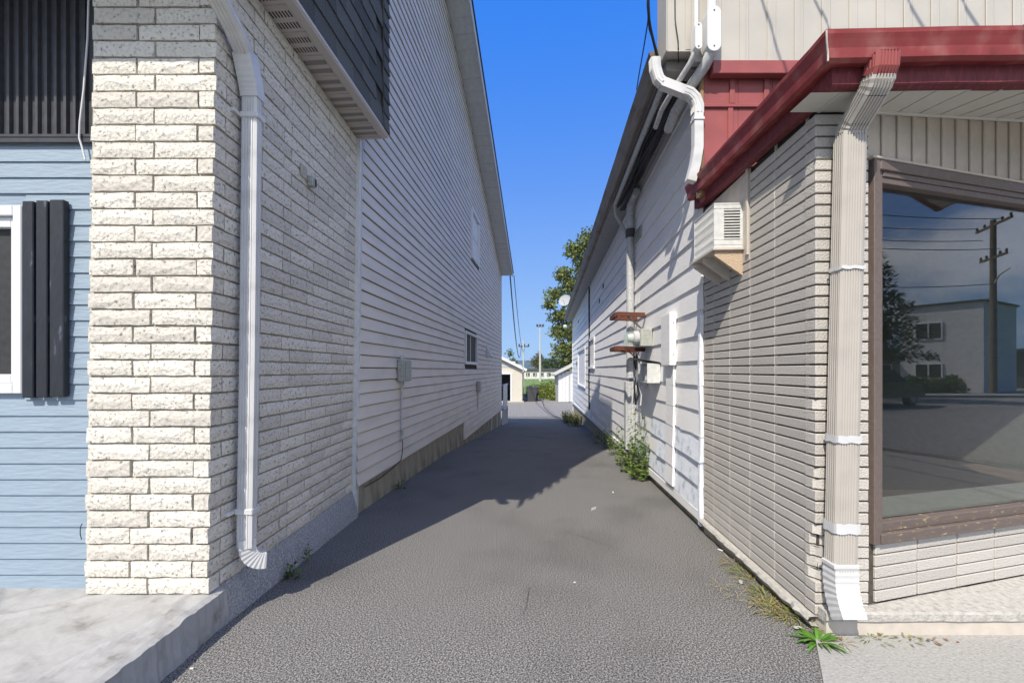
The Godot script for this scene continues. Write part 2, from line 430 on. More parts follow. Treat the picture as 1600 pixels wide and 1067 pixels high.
func setup_view() -> void:
	var cam := Camera3D.new()
	cam.name = "camera"
	cam.projection = Camera3D.PROJECTION_FRUSTUM
	cam.near = 0.1
	cam.far = 4000.0
	cam.size = 0.1 * 1067.0 / F
	cam.frustum_offset = Vector2(0, 0.1 * 44.5 / F)
	cam.position = Vector3(0, EYE, 0)
	add_child(cam)
	cam.current = true
	var sm := PanoramaSkyMaterial.new()
	sm.panorama = ImageTexture.create_from_image(sky_image())
	var sky := Sky.new()
	sky.sky_material = sm
	var e := Environment.new()
	e.background_mode = Environment.BG_SKY
	e.sky = sky
	e.background_energy_multiplier = 1.0
	e.tonemap_mode = Environment.TONE_MAPPER_LINEAR
	e.tonemap_exposure = 1.35
	e.sdfgi_enabled = true
	e.ssao_enabled = true
	e.ssil_enabled = true
	e.fog_enabled = true
	e.fog_density = 0.0003
	e.fog_light_color = lin(0.45, 0.62, 0.85)
	var we := WorldEnvironment.new()
	we.name = "environment"
	we.environment = e
	add_child(we)
	var sun := DirectionalLight3D.new()
	sun.name = "sun"
	sun.light_energy = 1.38
	sun.light_color = Color(1.0, 0.965, 0.905)
	sun.light_angular_distance = 0.5
	sun.shadow_enabled = true
	add_child(sun)
	sun.look_at_from_position(Vector3(-5.0, 12.5, 10.0), Vector3.ZERO, UP)

# ---------------------------------------------------------------- ground
func sheet(called: String, x0: float, x1: float, d0: float, d1: float, lift: float, m: Material, nx := 1, patchy := 0.0, step := 0.0) -> MeshInstance3D:
	var st := mb()
	var ds := [d0]
	for k in [2.3, 8.0, 24.5, 45.0, 80.0]:
		if k > d0 and k < d1: ds.append(k)
	ds.append(d1)
	if step > 0.0:
		ds = []
		var n := int((d1 - d0) / step)
		for i in n + 1: ds.append(d0 + (d1 - d0) * i / n)
	var no := FastNoiseLite.new()
	no.seed = 3
	no.frequency = 0.6
	no.fractal_octaves = 4
	var put_v := func(x: float, d: float):
		if patchy > 0.0:
			# patched and oil stained: blotches of darker binder and paler worn stone
			var v: float = 1.0 + patchy * no.get_noise_2d(x * 1.3, d * 1.3 + 20) + patchy * 0.6 * no.get_noise_2d(x * 4.0 + 7, d * 4.0)
			v *= lerpf(1.0, 0.85, smoothstep(0.15, 0.45, no.get_noise_2d(x * 0.9 + 31, d * 0.7)))
			st.set_color(Color(v, v, v))
		var y: float = ground_y(d) + lift
		if step > 0.0: y += 0.006 * no.get_noise_2d(x * 1.7 + 50, d * 1.7)
		st.set_normal(Vector3(0, 1, (ground_y(d + 0.3) - ground_y(d - 0.3)) / 0.6).normalized())
		st.add_vertex(Vector3(x, y, -d))
	for j in ds.size() - 1:
		for i in nx:
			var xa := lerpf(x0, x1, float(i) / nx)
			var xb := lerpf(x0, x1, float(i + 1) / nx)
			for v in [[xa, ds[j]], [xa, ds[j + 1]], [xb, ds[j + 1]], [xa, ds[j]], [xb, ds[j + 1]], [xb, ds[j]]]: put_v.call(v[0], v[1])
	var o := obj(called, st, m)
	o.set_meta("kind", "structure")
	return o

func build_ground() -> void:
	sheet("ground", -900, 900, -200, 2600, -0.012, M.grass_field)
	sheet("lot", -14, 16, 24.0, 44.0, -0.004, M.old_asphalt, 4)
	sheet("driveway", -9, 9, -3.0, 25.0, 0.0, M.asphalt, 150, 0.22, 0.12)
	sheet("road", -70, 70, -22.0, -2.9, -0.008, M.old_asphalt, 4)
	sheet("side_street", 8.9, 33.0, -2.95, 9.0, -0.008, M.old_asphalt, 4)
	var st := mb()
	# concrete pavement in front of the shop window, edge oblique to the driveway
	var poly := [Vector3(1.665, 0.005, -2.3), Vector3(1.30, 0.005, -1.7), Vector3(0.9, 0.005, 1.6), Vector3(8.5, 0.005, 1.6), Vector3(8.5, 0.005, -2.6)]
	var top := []
	for p in poly: top.append(p + Vector3(0, 0.006, 0))
	face(st, top, UP)
	for i in poly.size():
		var a: Vector3 = top[i]
		var b: Vector3 = top[(i + 1) % poly.size()]
		face(st, [a, b, b - Vector3(0, 0.05, 0), a - Vector3(0, 0.05, 0)], Vector3((b - a).z, 0, -(b - a).x))
	var pv := obj("pavement", st, M.pavement)
	pv.set_meta("kind", "structure")
	# far kerb and pavement of the street
	st = mb()
	var ka := mirrored(1340, 578, 22.6)
	var kb := mirrored(1680, 578, 22.6)
	bar(st, Vector3(ka.x, 0.03, ka.z), Vector3(kb.x, 0.03, kb.z), 1.6, 0.2, 0.02)
	var k := obj("far_pavement", st, M.pavement)
	k.set_meta("kind", "structure")
	# hairline cracks in the asphalt
	var dw := get_node("driveway")
	var cr := RandomNumberGenerator.new()
	cr.seed = 15
	for q in [[0.05, 2.45, 0.1, 0.5, 0.5], [0.9, 3.4, -0.4, 0.9, 0.8], [-0.3, 5.2, 1.0, 0.25, 1.2]]:
		st = mb()
		var p := Vector2(q[0], q[1])
		var dir := Vector2(q[2], q[3]).normalized()
		var n := int(q[4] / 0.035)
		var last := []
		for i in n:
			var w := 0.0012 * sin(PI * (i + 0.5) / n) + 0.0004
			var sd := Vector2(-dir.y, dir.x)
			var cur := []
			for sg in [-1.0, 1.0]:
				var v: Vector2 = p + sd * w * sg
				cur.append(Vector3(v.x, ground_y(v.y) + 0.0065, -v.y))
			if last: face(st, [last[0], last[1], cur[1], cur[0]], UP)
			last = cur
			dir = dir.rotated(cr.randf_range(-0.55, 0.55)).lerp(Vector2(q[2], q[3]).normalized(), 0.35).normalized()
			p += dir * 0.035
		obj("crack", st, M.dark_grey, dw)
	# a shallow seam across the lot
	st = mb()
	var pts := []
	for p in [[849, 612, 40.0], [848, 628, 36.2], [850, 636, 31.2], [857, 643, 27.6], [866, 650, 25.0], [876, 657, 22.9]]:
		var s := spot(p[0], p[1], p[2])
		s.y = ground_y(p[2]) + 0.02
		pts.append(s)
	tube(st, pts, 0.025, 6)
	tag(obj("ground_cable", st, M.dark_grey), "dark cable lying in a curve across the rear parking lot", "cable")

# ---------------------------------------------------------------- brick making
func rough_brick(L: float, H: float, D: float, sd: int, amp: float) -> ArrayMesh:   # a split faced brick: front face at z = 0, centred in x and y
	var r := RandomNumberGenerator.new()
	r.seed = sd
	var nx := maxi(2, int(round(L / 0.055)))
	var ny := 2
	var g := []
	for j in ny + 1:
		var row := []
		for i in nx + 1:
			var edge := i == 0 or i == nx or j == 0 or j == ny
			var x := -L / 2 + L * i / nx + (r.randf_range(-0.35, 0.35) * L / nx if not (i == 0 or i == nx) else r.randf_range(-0.002, 0.002))
			var y := -H / 2 + H * j / ny + (r.randf_range(-0.0028, 0.0022) if (j == 0 or j == ny) else r.randf_range(-0.012, 0.012))
			row.append(Vector3(x, y, (-0.005 + r.randf_range(-0.003, 0.002)) if edge else r.randf_range(-0.3, 1.0) * amp))
		g.append(row)
	var st := mb()
	for j in ny:
		for i in nx:
			if (i + j) % 2 == 0:
				face(st, [g[j][i], g[j][i + 1], g[j + 1][i + 1]], Vector3.BACK); face(st, [g[j][i], g[j + 1][i + 1], g[j + 1][i]], Vector3.BACK)
			else:
				face(st, [g[j][i], g[j][i + 1], g[j + 1][i]], Vector3.BACK); face(st, [g[j][i + 1], g[j + 1][i + 1], g[j + 1][i]], Vector3.BACK)
	var back := Vector3(0, 0, -D)
	for i in nx:
		face(st, [g[0][i], g[0][i + 1], g[0][i + 1] * Vector3(1, 1, 0) + back, g[0][i] * Vector3(1, 1, 0) + back], Vector3.DOWN)
		face(st, [g[ny][i], g[ny][i + 1], g[ny][i + 1] * Vector3(1, 1, 0) + back, g[ny][i] * Vector3(1, 1, 0) + back], Vector3.UP)
	for j in ny:
		face(st, [g[j][0], g[j + 1][0], g[j + 1][0] * Vector3(1, 1, 0) + back, g[j][0] * Vector3(1, 1, 0) + back], Vector3.LEFT)
		face(st, [g[j][nx], g[j + 1][nx], g[j + 1][nx] * Vector3(1, 1, 0) + back, g[j][nx] * Vector3(1, 1, 0) + back], Vector3.RIGHT)
	return st.commit()

var brick_pool := {}
func pooled_brick(L: float, H: float, D: float, amp: float) -> ArrayMesh:
	var key := "%d_%d_%d" % [int(L * 1000), int(H * 1000), rng.randi() % 5]
	if not brick_pool.has(key): brick_pool[key] = rough_brick(L, H, D, hash(key), amp)
	return brick_pool[key]

# ---------------------------------------------------------------- left: brick building
const CO := 0.0934        # course height
const MO := 0.3465        # brick module
const LEAN := 0.014
func lean(y: float) -> float: return LEAN * (y - EYE)

func build_brick_building() -> void:
	var b := thing("brick_building", "white split-face brick building with blue lap siding, dark shingled overhang and black ribbed panel", "building", Transform3D(Basis(), Vector3(-1.673, 0, -2.32)))
	var inv := b.transform.affine_inverse()
	var rows := 39
	var y0 := 0.20
	# front pier
	var tf := frame(Vector3(-2.373, 0, -2.32), Vector3.RIGHT)
	var st := mb()
	var wid := 0.70
	var zr := -0.022
	var ytop := 3.86
	var q := [Vector3(lean(0.0), 0.0, zr), Vector3(wid - 0.012 + lean(0.0), 0.0, zr), Vector3(wid - 0.012 + lean(ytop), ytop, zr), Vector3(lean(ytop), ytop, zr)]
	face(st, q, Vector3.BACK)
	face(st, [q[0], q[3], q[3] - Vector3(0, 0, 0.1), q[0] - Vector3(0, 0, 0.1)], Vector3.LEFT)
	var fw := obj("front_pier", st, M.mortar, b, inv * tf)
	# side wall
	var ts := frame(Vector3(-1.673, 0, -2.32), Vector3(0.023, 0, -1.0))
	var slen := 1.99
	st = mb()
	q = [Vector3(0.012, 0.0, -0.022 + lean(0)), Vector3(slen, 0, -0.022 + lean(0)), Vector3(slen, ytop, -0.022 + lean(ytop)), Vector3(0.012, ytop, -0.022 + lean(ytop))]
	face(st, q, Vector3.BACK)
	var sw := obj("side_wall", st, M.mortar, b, inv * ts)
	var h := CO - 0.012
	var dep := 0.088
	for r in rows:
		var yc := y0 + CO * (r + 0.5)
		if yc + CO * 0.5 > ytop + 0.03: break
		var ln := lean(yc)
		var joint := 0.0115
		if r % 2 == 0:    # two stretchers on the front, their end on the side
			for k in 2:
				var L := MO - joint
				var xc := wid - MO * (1 - k) - L / 2.0 + rng.randf_range(-0.002, 0.002) - (0.0 if k == 1 else 0.0)
				put("brick", pooled_brick(L, h, dep, 0.0028), M["brick%d" % (rng.randi() % 4)], fw, Transform3D(Basis(), Vector3(xc + ln, yc + rng.randf_range(-0.0015, 0.0015), rng.randf_range(-0.002, 0.003))))
			var x := dep + joint
			while x < slen - 0.03:
				var L := minf(MO - joint, slen - x)
				put("brick", pooled_brick(snappedf(L, 0.001), h, dep, 0.002), M["brick%d" % (rng.randi() % 4)], sw, Transform3D(Basis(), Vector3(x + L / 2, yc + rng.randf_range(-0.0015, 0.0015), ln + rng.randf_range(-0.002, 0.002))))
				x += L + joint
		else:             # a side stretcher shows its end on the front
			var L1 := MO - joint
			var xr := wid - dep - joint
			put("brick", pooled_brick(L1, h, dep, 0.0028), M["brick%d" % (rng.randi() % 4)], fw, Transform3D(Basis(), Vector3(xr - L1 / 2 + ln + rng.randf_range(-0.006, 0.003), yc, rng.randf_range(-0.002, 0.003))))
			var L2 := xr - L1 - joint - 0.010
			put("brick", pooled_brick(snappedf(L2, 0.001), h, dep, 0.0028), M["brick%d" % (rng.randi() % 4)], fw, Transform3D(Basis(), Vector3(L2 / 2 + 0.008 + ln, yc, rng.randf_range(-0.002, 0.003))))
			var x := 0.0
			while x < slen - 0.03:
				var L := minf(MO - joint, slen - x)
				put("brick", pooled_brick(snappedf(L, 0.001), h, dep, 0.002), M["brick%d" % (rng.randi() % 4)], sw, Transform3D(Basis(), Vector3(x + L / 2, yc + rng.randf_range(-0.0015, 0.0015), ln + rng.randf_range(-0.002, 0.002))))
				x += L + joint
	# roughly rendered footing under the side wall
	st = mb()
	var no := FastNoiseLite.new()
	no.seed = 9
	no.frequency = 6.0
	var nseg := 60
	for i in nseg:
		for j in 5:
			var pts := []
			for c in [[0, 0], [1, 0], [1, 1], [0, 1]]:
				var x: float = 0.004 + (slen - 0.004) * (i + c[0]) / nseg
				var v: float = (j + c[1]) / 5.0
				var bot := ground_y(2.32 + x) - 0.04
				pts.append(Vector3(x, lerpf(bot, y0 + 0.004, v), lean(0.1) + lerpf(0.065, -0.004, pow(v, 1.4)) + 0.008 * no.get_noise_2d(x * 3, v * 3)))
			face(st, pts, Vector3.BACK)
	obj("footing", st, M.render_base, b, inv * ts)
	# solid core behind the veneers (keeps the light out)
	st = mb()
	span(st, Vector3(-7.5, -0.3, -4.32), Vector3(-1.80, 10.0, -2.55))
	obj("core", st, M.mortar, b, inv)
	# blue lap siding
	var tb := frame(Vector3(-4.4, 0, -2.41), Vector3.RIGHT)
	var bs := part("lap_siding", b, inv * tb)
	var wr := 4.4 - 2.80
	var wl := wr - 1.0
	var xe := 4.4 - 2.362
	for r in 28:
		var ya := 0.185 + 0.0912 * r
		var yb := ya + 0.0912
		var runs := [[0.0, xe]]
		if yb > 1.33 and ya < 2.38: runs = [[0.0, wl], [wr, xe]]
		for run in runs:
			st = mb()
			var a: float = run[0]
			var e: float = run[1]
			var z1 := 0.013
			var n := 6
			for i in n:
				var xa := lerpf(a, e, float(i) / n)
				var xb := lerpf(a, e, float(i + 1) / n)
				face(st, [Vector3(xa, ya, z1), Vector3(xb, ya, z1), Vector3(xb, yb, 0.004), Vector3(xa, yb, 0.004)], Vector3.BACK)
				face(st, [Vector3(xa, ya, z1), Vector3(xb, ya, z1), Vector3(xb, ya, -0.005), Vector3(xa, ya, -0.005)], Vector3.DOWN)
			obj("lap_board", st, M.blue_paint, bs)
	st = mb()
	span(st, Vector3(0, 0, -0.14), Vector3(wl, 2.772, 0.002))
	span(st, Vector3(wr, 0, -0.139), Vector3(xe + 0.02, 2.771, 0.0021))
	span(st, Vector3(wl, 0, -0.141), Vector3(wr, 1.33, 0.0015))
	span(st, Vector3(wl, 2.38, -0.141), Vector3(wr, 2.77, 0.0015))
	obj("sheathing", st, M.blue_paint, bs)
	# window with white frame
	var w := part("window", b, inv * tb)
	st = mb()
	for f in [[wl, 1.315, wl + 0.05, 2.39], [wr - 0.05, 1.315, wr, 2.39], [wl + 0.05, 1.315, wr - 0.05, 1.375], [wl + 0.05, 2.33, wr - 0.05, 2.39]]:
		span(st, Vector3(f[0], f[1], -0.06), Vector3(f[2], f[3], 0.03), 0.004)
	obj("window_frame", st, M.pvc, w)
	st = mb()
	for f in [[wl + 0.052, 1.377, wl + 0.085, 2.328], [wr - 0.085, 1.377, wr - 0.052, 2.328], [wl + 0.085, 1.377, wr - 0.085, 1.425], [wl + 0.085, 2.27, wr - 0.085, 2.328]]:
		span(st, Vector3(f[0], f[1], -0.05), Vector3(f[2], f[3], 0.008), 0.003)
	obj("sash", st, M.pvc, w)
	st = mb()
	span(st, Vector3(wl + 0.085, 1.425, -0.03), Vector3(wr - 0.085, 2.27, -0.026))
	obj("insect_screen", st, M.screen, w)
	# shutter of three boards
	var sh := part("shutter", b, inv * tb)
	var bx := [[1.628, 1.690], [1.706, 1.769], [1.783, 1.863]]
	for k in 3:
		st = mb()
		span(st, Vector3(bx[k][0], 1.292 + 0.003 * k, 0.016), Vector3(bx[k][1], 2.405 + 0.004 * k, 0.05), 0.004)
		obj("shutter_board", st, M.shutter_paint, sh)
	st = mb()
	for y in [1.55, 2.15]: span(st, Vector3(1.64, y, 0.0132), Vector3(1.85, y + 0.06, 0.0158))
	obj("batten", st, M.shutter_paint, sh)
	# black ribbed panel and its flashing
	var tp := frame(Vector3(-4.4, 0, -2.44), Vector3.RIGHT)
	var bp := part("ribbed_panel", b, inv * tp)
	var x := 0.0
	while x < 2.03:
		st = mb()
		var x1 := minf(x + 0.165, 2.035)
		var prof := []
		var nr := 3
		for k in nr:
			var s := x + (x1 - x) * k / nr
			var e := x + (x1 - x) * (k + 1) / nr
			prof.append_array([[s, 0.0], [s + (e - s) * 0.55, 0.0], [s + (e - s) * 0.62, 0.016], [s + (e - s) * 0.9, 0.016], [s + (e - s) * 0.99, 0.0]])
		for k in prof.size() - 1:
			face(st, [Vector3(prof[k][0], 2.80, prof[k][1]), Vector3(prof[k + 1][0], 2.80, prof[k + 1][1]), Vector3(prof[k + 1][0], 3.86, prof[k + 1][1]), Vector3(prof[k][0], 3.86, prof[k][1])], Vector3.BACK)
		obj("panel_sheet", st, M.black_metal, bp)
		x = x1
	st = mb()
	span(st, Vector3(0, 2.775, -0.05), Vector3(2.03, 2.795, 0.062), 0.003)
	span(st, Vector3(0, 2.745, 0.050), Vector3(2.03, 2.774, 0.061), 0.003)
	obj("flashing", st, M.black_metal, bp)
	# shingled overhang: soffit, edge trim, shingles
	var ov := part("shingled_overhang", b, inv)
	var s0 := Vector3(-1.503, 3.86, -1.77)      # outer front corner
	var s1 := Vector3(-1.293, 3.86, -4.33)
	var to := frame(s0, s1 - s0)
	var olen := (s1 - s0).length()
	st = mb()
	span(st, Vector3(0, 0.03, -6.0), Vector3(olen - 0.002, 6.2, -0.012))
	obj("upper_wall", st, M.shingle2, ov, to)
	st = mb()
	span(st, Vector3(0, 0.0, -0.035), Vector3(olen, 0.028, 0.012), 0.003)
	span(st, Vector3(0, -0.012, -0.06), Vector3(olen, -0.001, 0.006), 0.003)
	obj("edge_trim", st, M.soffit, ov, to)
	st = mb()
	span(st, Vector3(olen - 0.03, -0.013, -0.40), Vector3(olen + 0.004, 0.024, -0.061), 0.003)
	obj("end_trim", st, M.soffit, ov, to)
	var pitch := 0.222
	for k in 13:
		var xa := olen - 0.03 - pitch * (k + 1)
		if xa < -0.02: break
		st = mb()
		var wdt := 0.42
		span(st, Vector3(xa + 0.004, -0.004, -wdt), Vector3(xa + pitch - 0.004, 0.004, -0.058))
		span(st, Vector3(xa + pitch - 0.012, -0.011, -wdt), Vector3(xa + pitch - 0.005, -0.0045, -0.06))
		var sp := obj("soffit_panel", st, M.soffit, ov, to)
		st = mb()
		for row in 2:
			for n in 11:
				var zc := -0.082 - n * 0.0225
				var xc := xa + 0.042 + row * 0.092
				cbox(st, Vector3(xc + 0.022, -0.0047, zc), Vector3(0.05, 0.0012, 0.0105))
		var vs := obj("vent_slots", st, M.vent_dark, sp)
		vs.set_meta("kind", "stuff")
	st = mb()
	span(st, Vector3(0.0, 0.005, -6.0), Vector3(olen - 0.001, 0.02, -0.06))
	obj("soffit_deck", st, M.soffit, ov, to)
	var ex := 0.165
	var tw := 0.31
	var sm := []
	for k in 4:
		var r := RandomNumberGenerator.new()
		r.seed = 40 + k
		st = mb()
		var d := [r.randf_range(-0.004, 0.004), r.randf_range(-0.004, 0.004)]
		var tk := 0.007
		var A := [Vector3(0.002, d[0], 0.016), Vector3(tw - 0.003, d[1], 0.016), Vector3(tw - 0.003, ex + 0.03, 0.003), Vector3(0.002, ex + 0.03, 0.003)]
		var B := []
		for p in A: B.append(p - Vector3(0, 0, tk))
		face(st, A, Vector3.BACK)
		face(st, [A[0], A[1], B[1], B[0]], Vector3.DOWN)
		face(st, [A[1], A[2], B[2], B[1]], Vector3.RIGHT)
		face(st, [A[0], A[3], B[3], B[0]], Vector3.LEFT)
		sm.append(st.commit())
	for r in 12:
		var xs := olen - 0.14 - (0.0 if r % 2 == 0 else tw * 0.5)
		while xs > -0.1:
			put("shingle", sm[rng.randi() % 4], M["shingle%d" % (rng.randi() % 3)], ov, to * Transform3D(Basis(), Vector3(xs - tw, 0.03 + ex * r + rng.randf_range(-0.003, 0.003), -0.004)))
			xs -= tw
	for r in 13:
		st = mb()
		var lift := rng.randf_range(0.0, 0.006)
		face(st, [Vector3(olen - 0.13, 0.03 + 0.15 * r, 0.024 + lift), Vector3(olen + 0.01, 0.03 + 0.15 * r, 0.024 + lift), Vector3(olen + 0.006, 0.2 + 0.15 * r, 0.010), Vector3(olen - 0.13, 0.2 + 0.15 * r, 0.010)], Vector3.BACK)
		face(st, [Vector3(olen - 0.13, 0.03 + 0.15 * r, 0.024 + lift), Vector3(olen - 0.13, 0.2 + 0.15 * r, 0.010), Vector3(olen - 0.13, 0.2 + 0.15 * r, 0.0), Vector3(olen - 0.13, 0.03 + 0.15 * r, 0.0)], Vector3.LEFT)
		face(st, [Vector3(olen + 0.01, 0.03 + 0.15 * r, 0.024 + lift), Vector3(olen + 0.006, 0.2 + 0.15 * r, 0.010), Vector3(olen + 0.006, 0.2 + 0.15 * r, -0.10), Vector3(olen + 0.01, 0.03 + 0.15 * r, -0.10)], Vector3.RIGHT)
		face(st, [Vector3(olen - 0.13, 0.03 + 0.15 * r, 0.024 + lift), Vector3(olen + 0.01, 0.03 + 0.15 * r, 0.024 + lift), Vector3(olen + 0.01, 0.03 + 0.15 * r, 0.005), Vector3(olen - 0.13, 0.03 + 0.15 * r, 0.005)], Vector3.DOWN)
		obj("ridge_cap", st, M["shingle%d" % (rng.randi() % 3)], ov, to)
	# front run of the overhang
	st = mb()
	span(st, Vector3(-7.5, 3.88, -1.86), Vector3(-1.52, 10.0, -1.775))
	span(st, Vector3(-7.5, 3.845, -2.45), Vector3(-1.80, 3.862, -1.778))
	obj("front_overhang", st, M.shingle0, ov)
	# painted corner post between brick and vinyl
	st = mb()
	for k in 6:
		var ya := -0.06 + 3.9 * k / 6.0
		var yb := -0.06 + 3.9 * (k + 1) / 6.0
		for pr in [[Vector3(1.985, 0, 0.028), Vector3(2.035, 0, 0.028)], [Vector3(2.035, 0, 0.028), Vector3(2.035, 0, 0.012)], [Vector3(2.035, 0, 0.012), Vector3(2.060, 0, 0.012)], [Vector3(2.060, 0, 0.030), Vector3(2.060, 0, 0.012)], [Vector3(2.060, 0, 0.030), Vector3(2.068, 0, 0.030)], [Vector3(2.068, 0, 0.030), Vector3(2.068, 0, -0.06)], [Vector3(1.985, 0, -0.03), Vector3(1.985, 0, 0.028)]]:
			var a: Vector3 = pr[0]
			var c: Vector3 = pr[1]
			var l0 := Vector3(0, ya, lean(ya) + 0.004 * sin(ya * 5))
			var l1 := Vector3(0, yb, lean(yb) + 0.004 * sin(yb * 5))
			face(st, [a + l0, c + l0, c + l1, a + l1], Vector3(c.z - a.z, 0, absf(c.x - a.x)) if absf(c.z - a.z) < 0.001 else Vector3(-1 if a.x < 2.0 or absf(a.x - 2.06) < 0.001 else 1, 0, 0))
	obj("corner_post", st, M.trim, b, inv * ts)

	# small fixture on the side wall
	var lp := on_wall(ts, 487, 283, 0.05)
	var fx := thing("wall_fixture", "small grey square fixture with brown stain on shaded brick side wall", "fixture", ts * Transform3D(Basis(), Vector3(lp.x, lp.y, lean(lp.y))))
	st = mb()
	span(st, Vector3(-0.13, -0.01, 0.001), Vector3(-0.035, 0.085, 0.009), 0.002)
	obj("stained_plate", st, M.mortar, fx)
	st = mb()
	span(st, Vector3(-0.03, -0.045, 0.004), Vector3(0.03, 0.03, 0.05), 0.005)
	obj("box", st, M.grey_box, fx)
	st = mb()
	span(st, Vector3(0.002, -0.04, 0.051), Vector3(0.026, 0.02, 0.056), 0.003)
	obj("socket", st, M.vent_dark, fx)

	# white cable down the ribbed panel
	st = mb()
	var cp := []
	for p in [[139, -30], [137.5, 0], [136, 60], [130, 140], [124, 190], [123, 215], [128, 232], [132.5, 250]]: cp.append(spot(p[0], p[1], 2.37))
	tube(st, cp, 0.0055, 6)
	tag(obj("cable", st, M.pvc), "thin white cable hanging down beside the black ribbed panel", "cable")
	st = mb()
	cp = []
	for p in [[127.5, 818], [124.6, 824], [124.3, 834], [126.5, 843]]: cp.append(spot(p[0], p[1], 2.335))
	tube(st, cp, 0.0022, 5)
	tag(obj("wire_loop", st, M.black_cable), "short dark wire loop poking out beside white brick pier", "wire")

	# the porch slab
	var slab := thing("concrete_porch", "grey stamped concrete porch slab in front of the blue siding", "porch", Transform3D(Basis(), Vector3(-1.66, 0, -1.6)))
	st = mb()
	var nv := FastNoiseLite.new()
	nv.noise_type = FastNoiseLite.TYPE_CELLULAR
	nv.cellular_return_type = FastNoiseLite.RETURN_DISTANCE2_SUB
	nv.seed = 12
	nv.frequency = 1.5
	nv.fractal_type = FastNoiseLite.FRACTAL_NONE
	nv.domain_warp_fractal_type = FastNoiseLite.DOMAIN_WARP_FRACTAL_NONE
	nv.domain_warp_enabled = true
	nv.domain_warp_amplitude = 0.08
	nv.domain_warp_frequency = 3.0
	var nf := FastNoiseLite.new()
	nf.seed = 77
	nf.frequency = 4.0
	nf.fractal_octaves = 5
	var nX := 150
	var nZ := 150
	var hx := func(i: int, j: int) -> Vector3:
		var px := -4.4 + 2.75 * i / nX
		var pz := -2.41 + 2.6 * j / nZ
		if i == nX: px += 0.012 * nf.get_noise_2d(3.0, pz * 4.0)
		var c := nv.get_noise_2d(px, pz) * 0.5 + 0.5      # 0 at the seams
		var seam := 1.0 - smoothstep(0.0, 0.13, c * 2.0)
		var y := 0.197 + 0.007 * nf.get_noise_2d(px, pz) + 0.011 * seam
		if i >= nX - 2: y -= 0.006 * (i - nX + 2)
		return Vector3(px, y, pz)
	for i in nX:
		for j in nZ:
			var P := [hx.call(i, j), hx.call(i + 1, j), hx.call(i + 1, j + 1), hx.call(i, j + 1)]
			face(st, P, UP)
	for j in nZ:
		for v in 5:
			var pts := []
			for c in [[0, 0], [1, 0], [1, 1], [0, 1]]:
				var p: Vector3 = hx.call(nX, j + c[0])
				var f: float = (v + c[1]) / 5.0
				pts.append(Vector3(p.x + 0.012 * nf.get_noise_2d(p.z * 2.0, f * 1.5) * sin(PI * minf(f * 1.0 + 0.0, 1.0)) + 0.02 * f, lerpf(p.y, -0.05, f), p.z))
			face(st, pts, Vector3.RIGHT)
	obj("slab", st, M.slab, slab, slab.transform.affine_inverse())

	# left downspout
	var ds := thing("downspout", "white ribbed metal downspout running down the shaded brick side wall", "downspout", ts * Transform3D(Basis(), Vector3(0.21, 0, 0)))
	var iv := ds.transform.affine_inverse()
	var xo := -1.595
	var z0 := -2.535
	var path := []
	var sd := Vector3(1, 0, 0)
	st = mb()
	path = [Vector3(xo + 0.022, 3.64, -1.80), Vector3(xo + 0.022, 3.38, -2.36), Vector3(xo + 0.020, 3.30, -2.47)]
	sweep(st, path, ribbed(0.10, 0.075, 4, 0.004), sd)
	obj("upper_pipe", st, M.white_metal, ds, iv)
	st = mb()
	var el := []
	for k in 17:
		var a := lerpf(0.0, 1.0, k / 16.0)
		el.append(Vector3(xo + 0.02, 3.31 - 0.22 * a - 0.02 * sin(a * PI), -2.46 - 0.075 * sin(a * PI / 2)))
	sweep(st, el, rect(0.106, 0.08), sd, true, true, 0.03)
	obj("elbow", st, M.white_metal, ds, iv)
	st = mb()
	path = [Vector3(xo + 0.017, 3.10, z0), Vector3(xo, EYE, z0), Vector3(xo - 0.014, 0.55, z0), Vector3(xo - 0.016, 0.38, z0)]
	sweep(st, path, ribbed(0.098, 0.072, 5, 0.005), sd)
	obj("pipe", st, M.white_metal, ds, iv)
	st = mb()
	el = []
	var kick := Vector3(0.80, 0, -0.60)
	el.append(Vector3(xo - 0.016, 0.43, z0))
	for k in 17:
		var a := PI / 2 * k / 16.0
		el.append(Vector3(xo - 0.016, 0.39 - 0.11 * sin(a), z0) + kick * 0.10 * (1 - cos(a)))
	sweep(st, el, rect(0.082, 0.092), Vector3(0.60, 0, 0.80), true, true, 0.03)
	obj("elbow", st, M.white_metal, ds, iv)
	for y in [2.98, 0.60]:
		st = mb()
		var c := Vector3(xo + LEAN * (y - EYE) + 0.0, y, z0)
		cbox(st, c, Vector3(0.108, 0.035, 0.082), 0.004)
		span(st, c + Vector3(-0.085, -0.012, -0.09), c + Vector3(-0.054, 0.012, 0.09), 0.002)
		obj("strap", st, M.white_metal, ds, iv)

# ---------------------------------------------------------------- left: vinyl sided house
const LW := Vector3(-1.618, 0, -4.33)
const LD := Vector3(0.0919, 0, -1.0)
func rake(d: float) -> float: return EYE + 3.92 + 0.3526 * (17.05 - d)

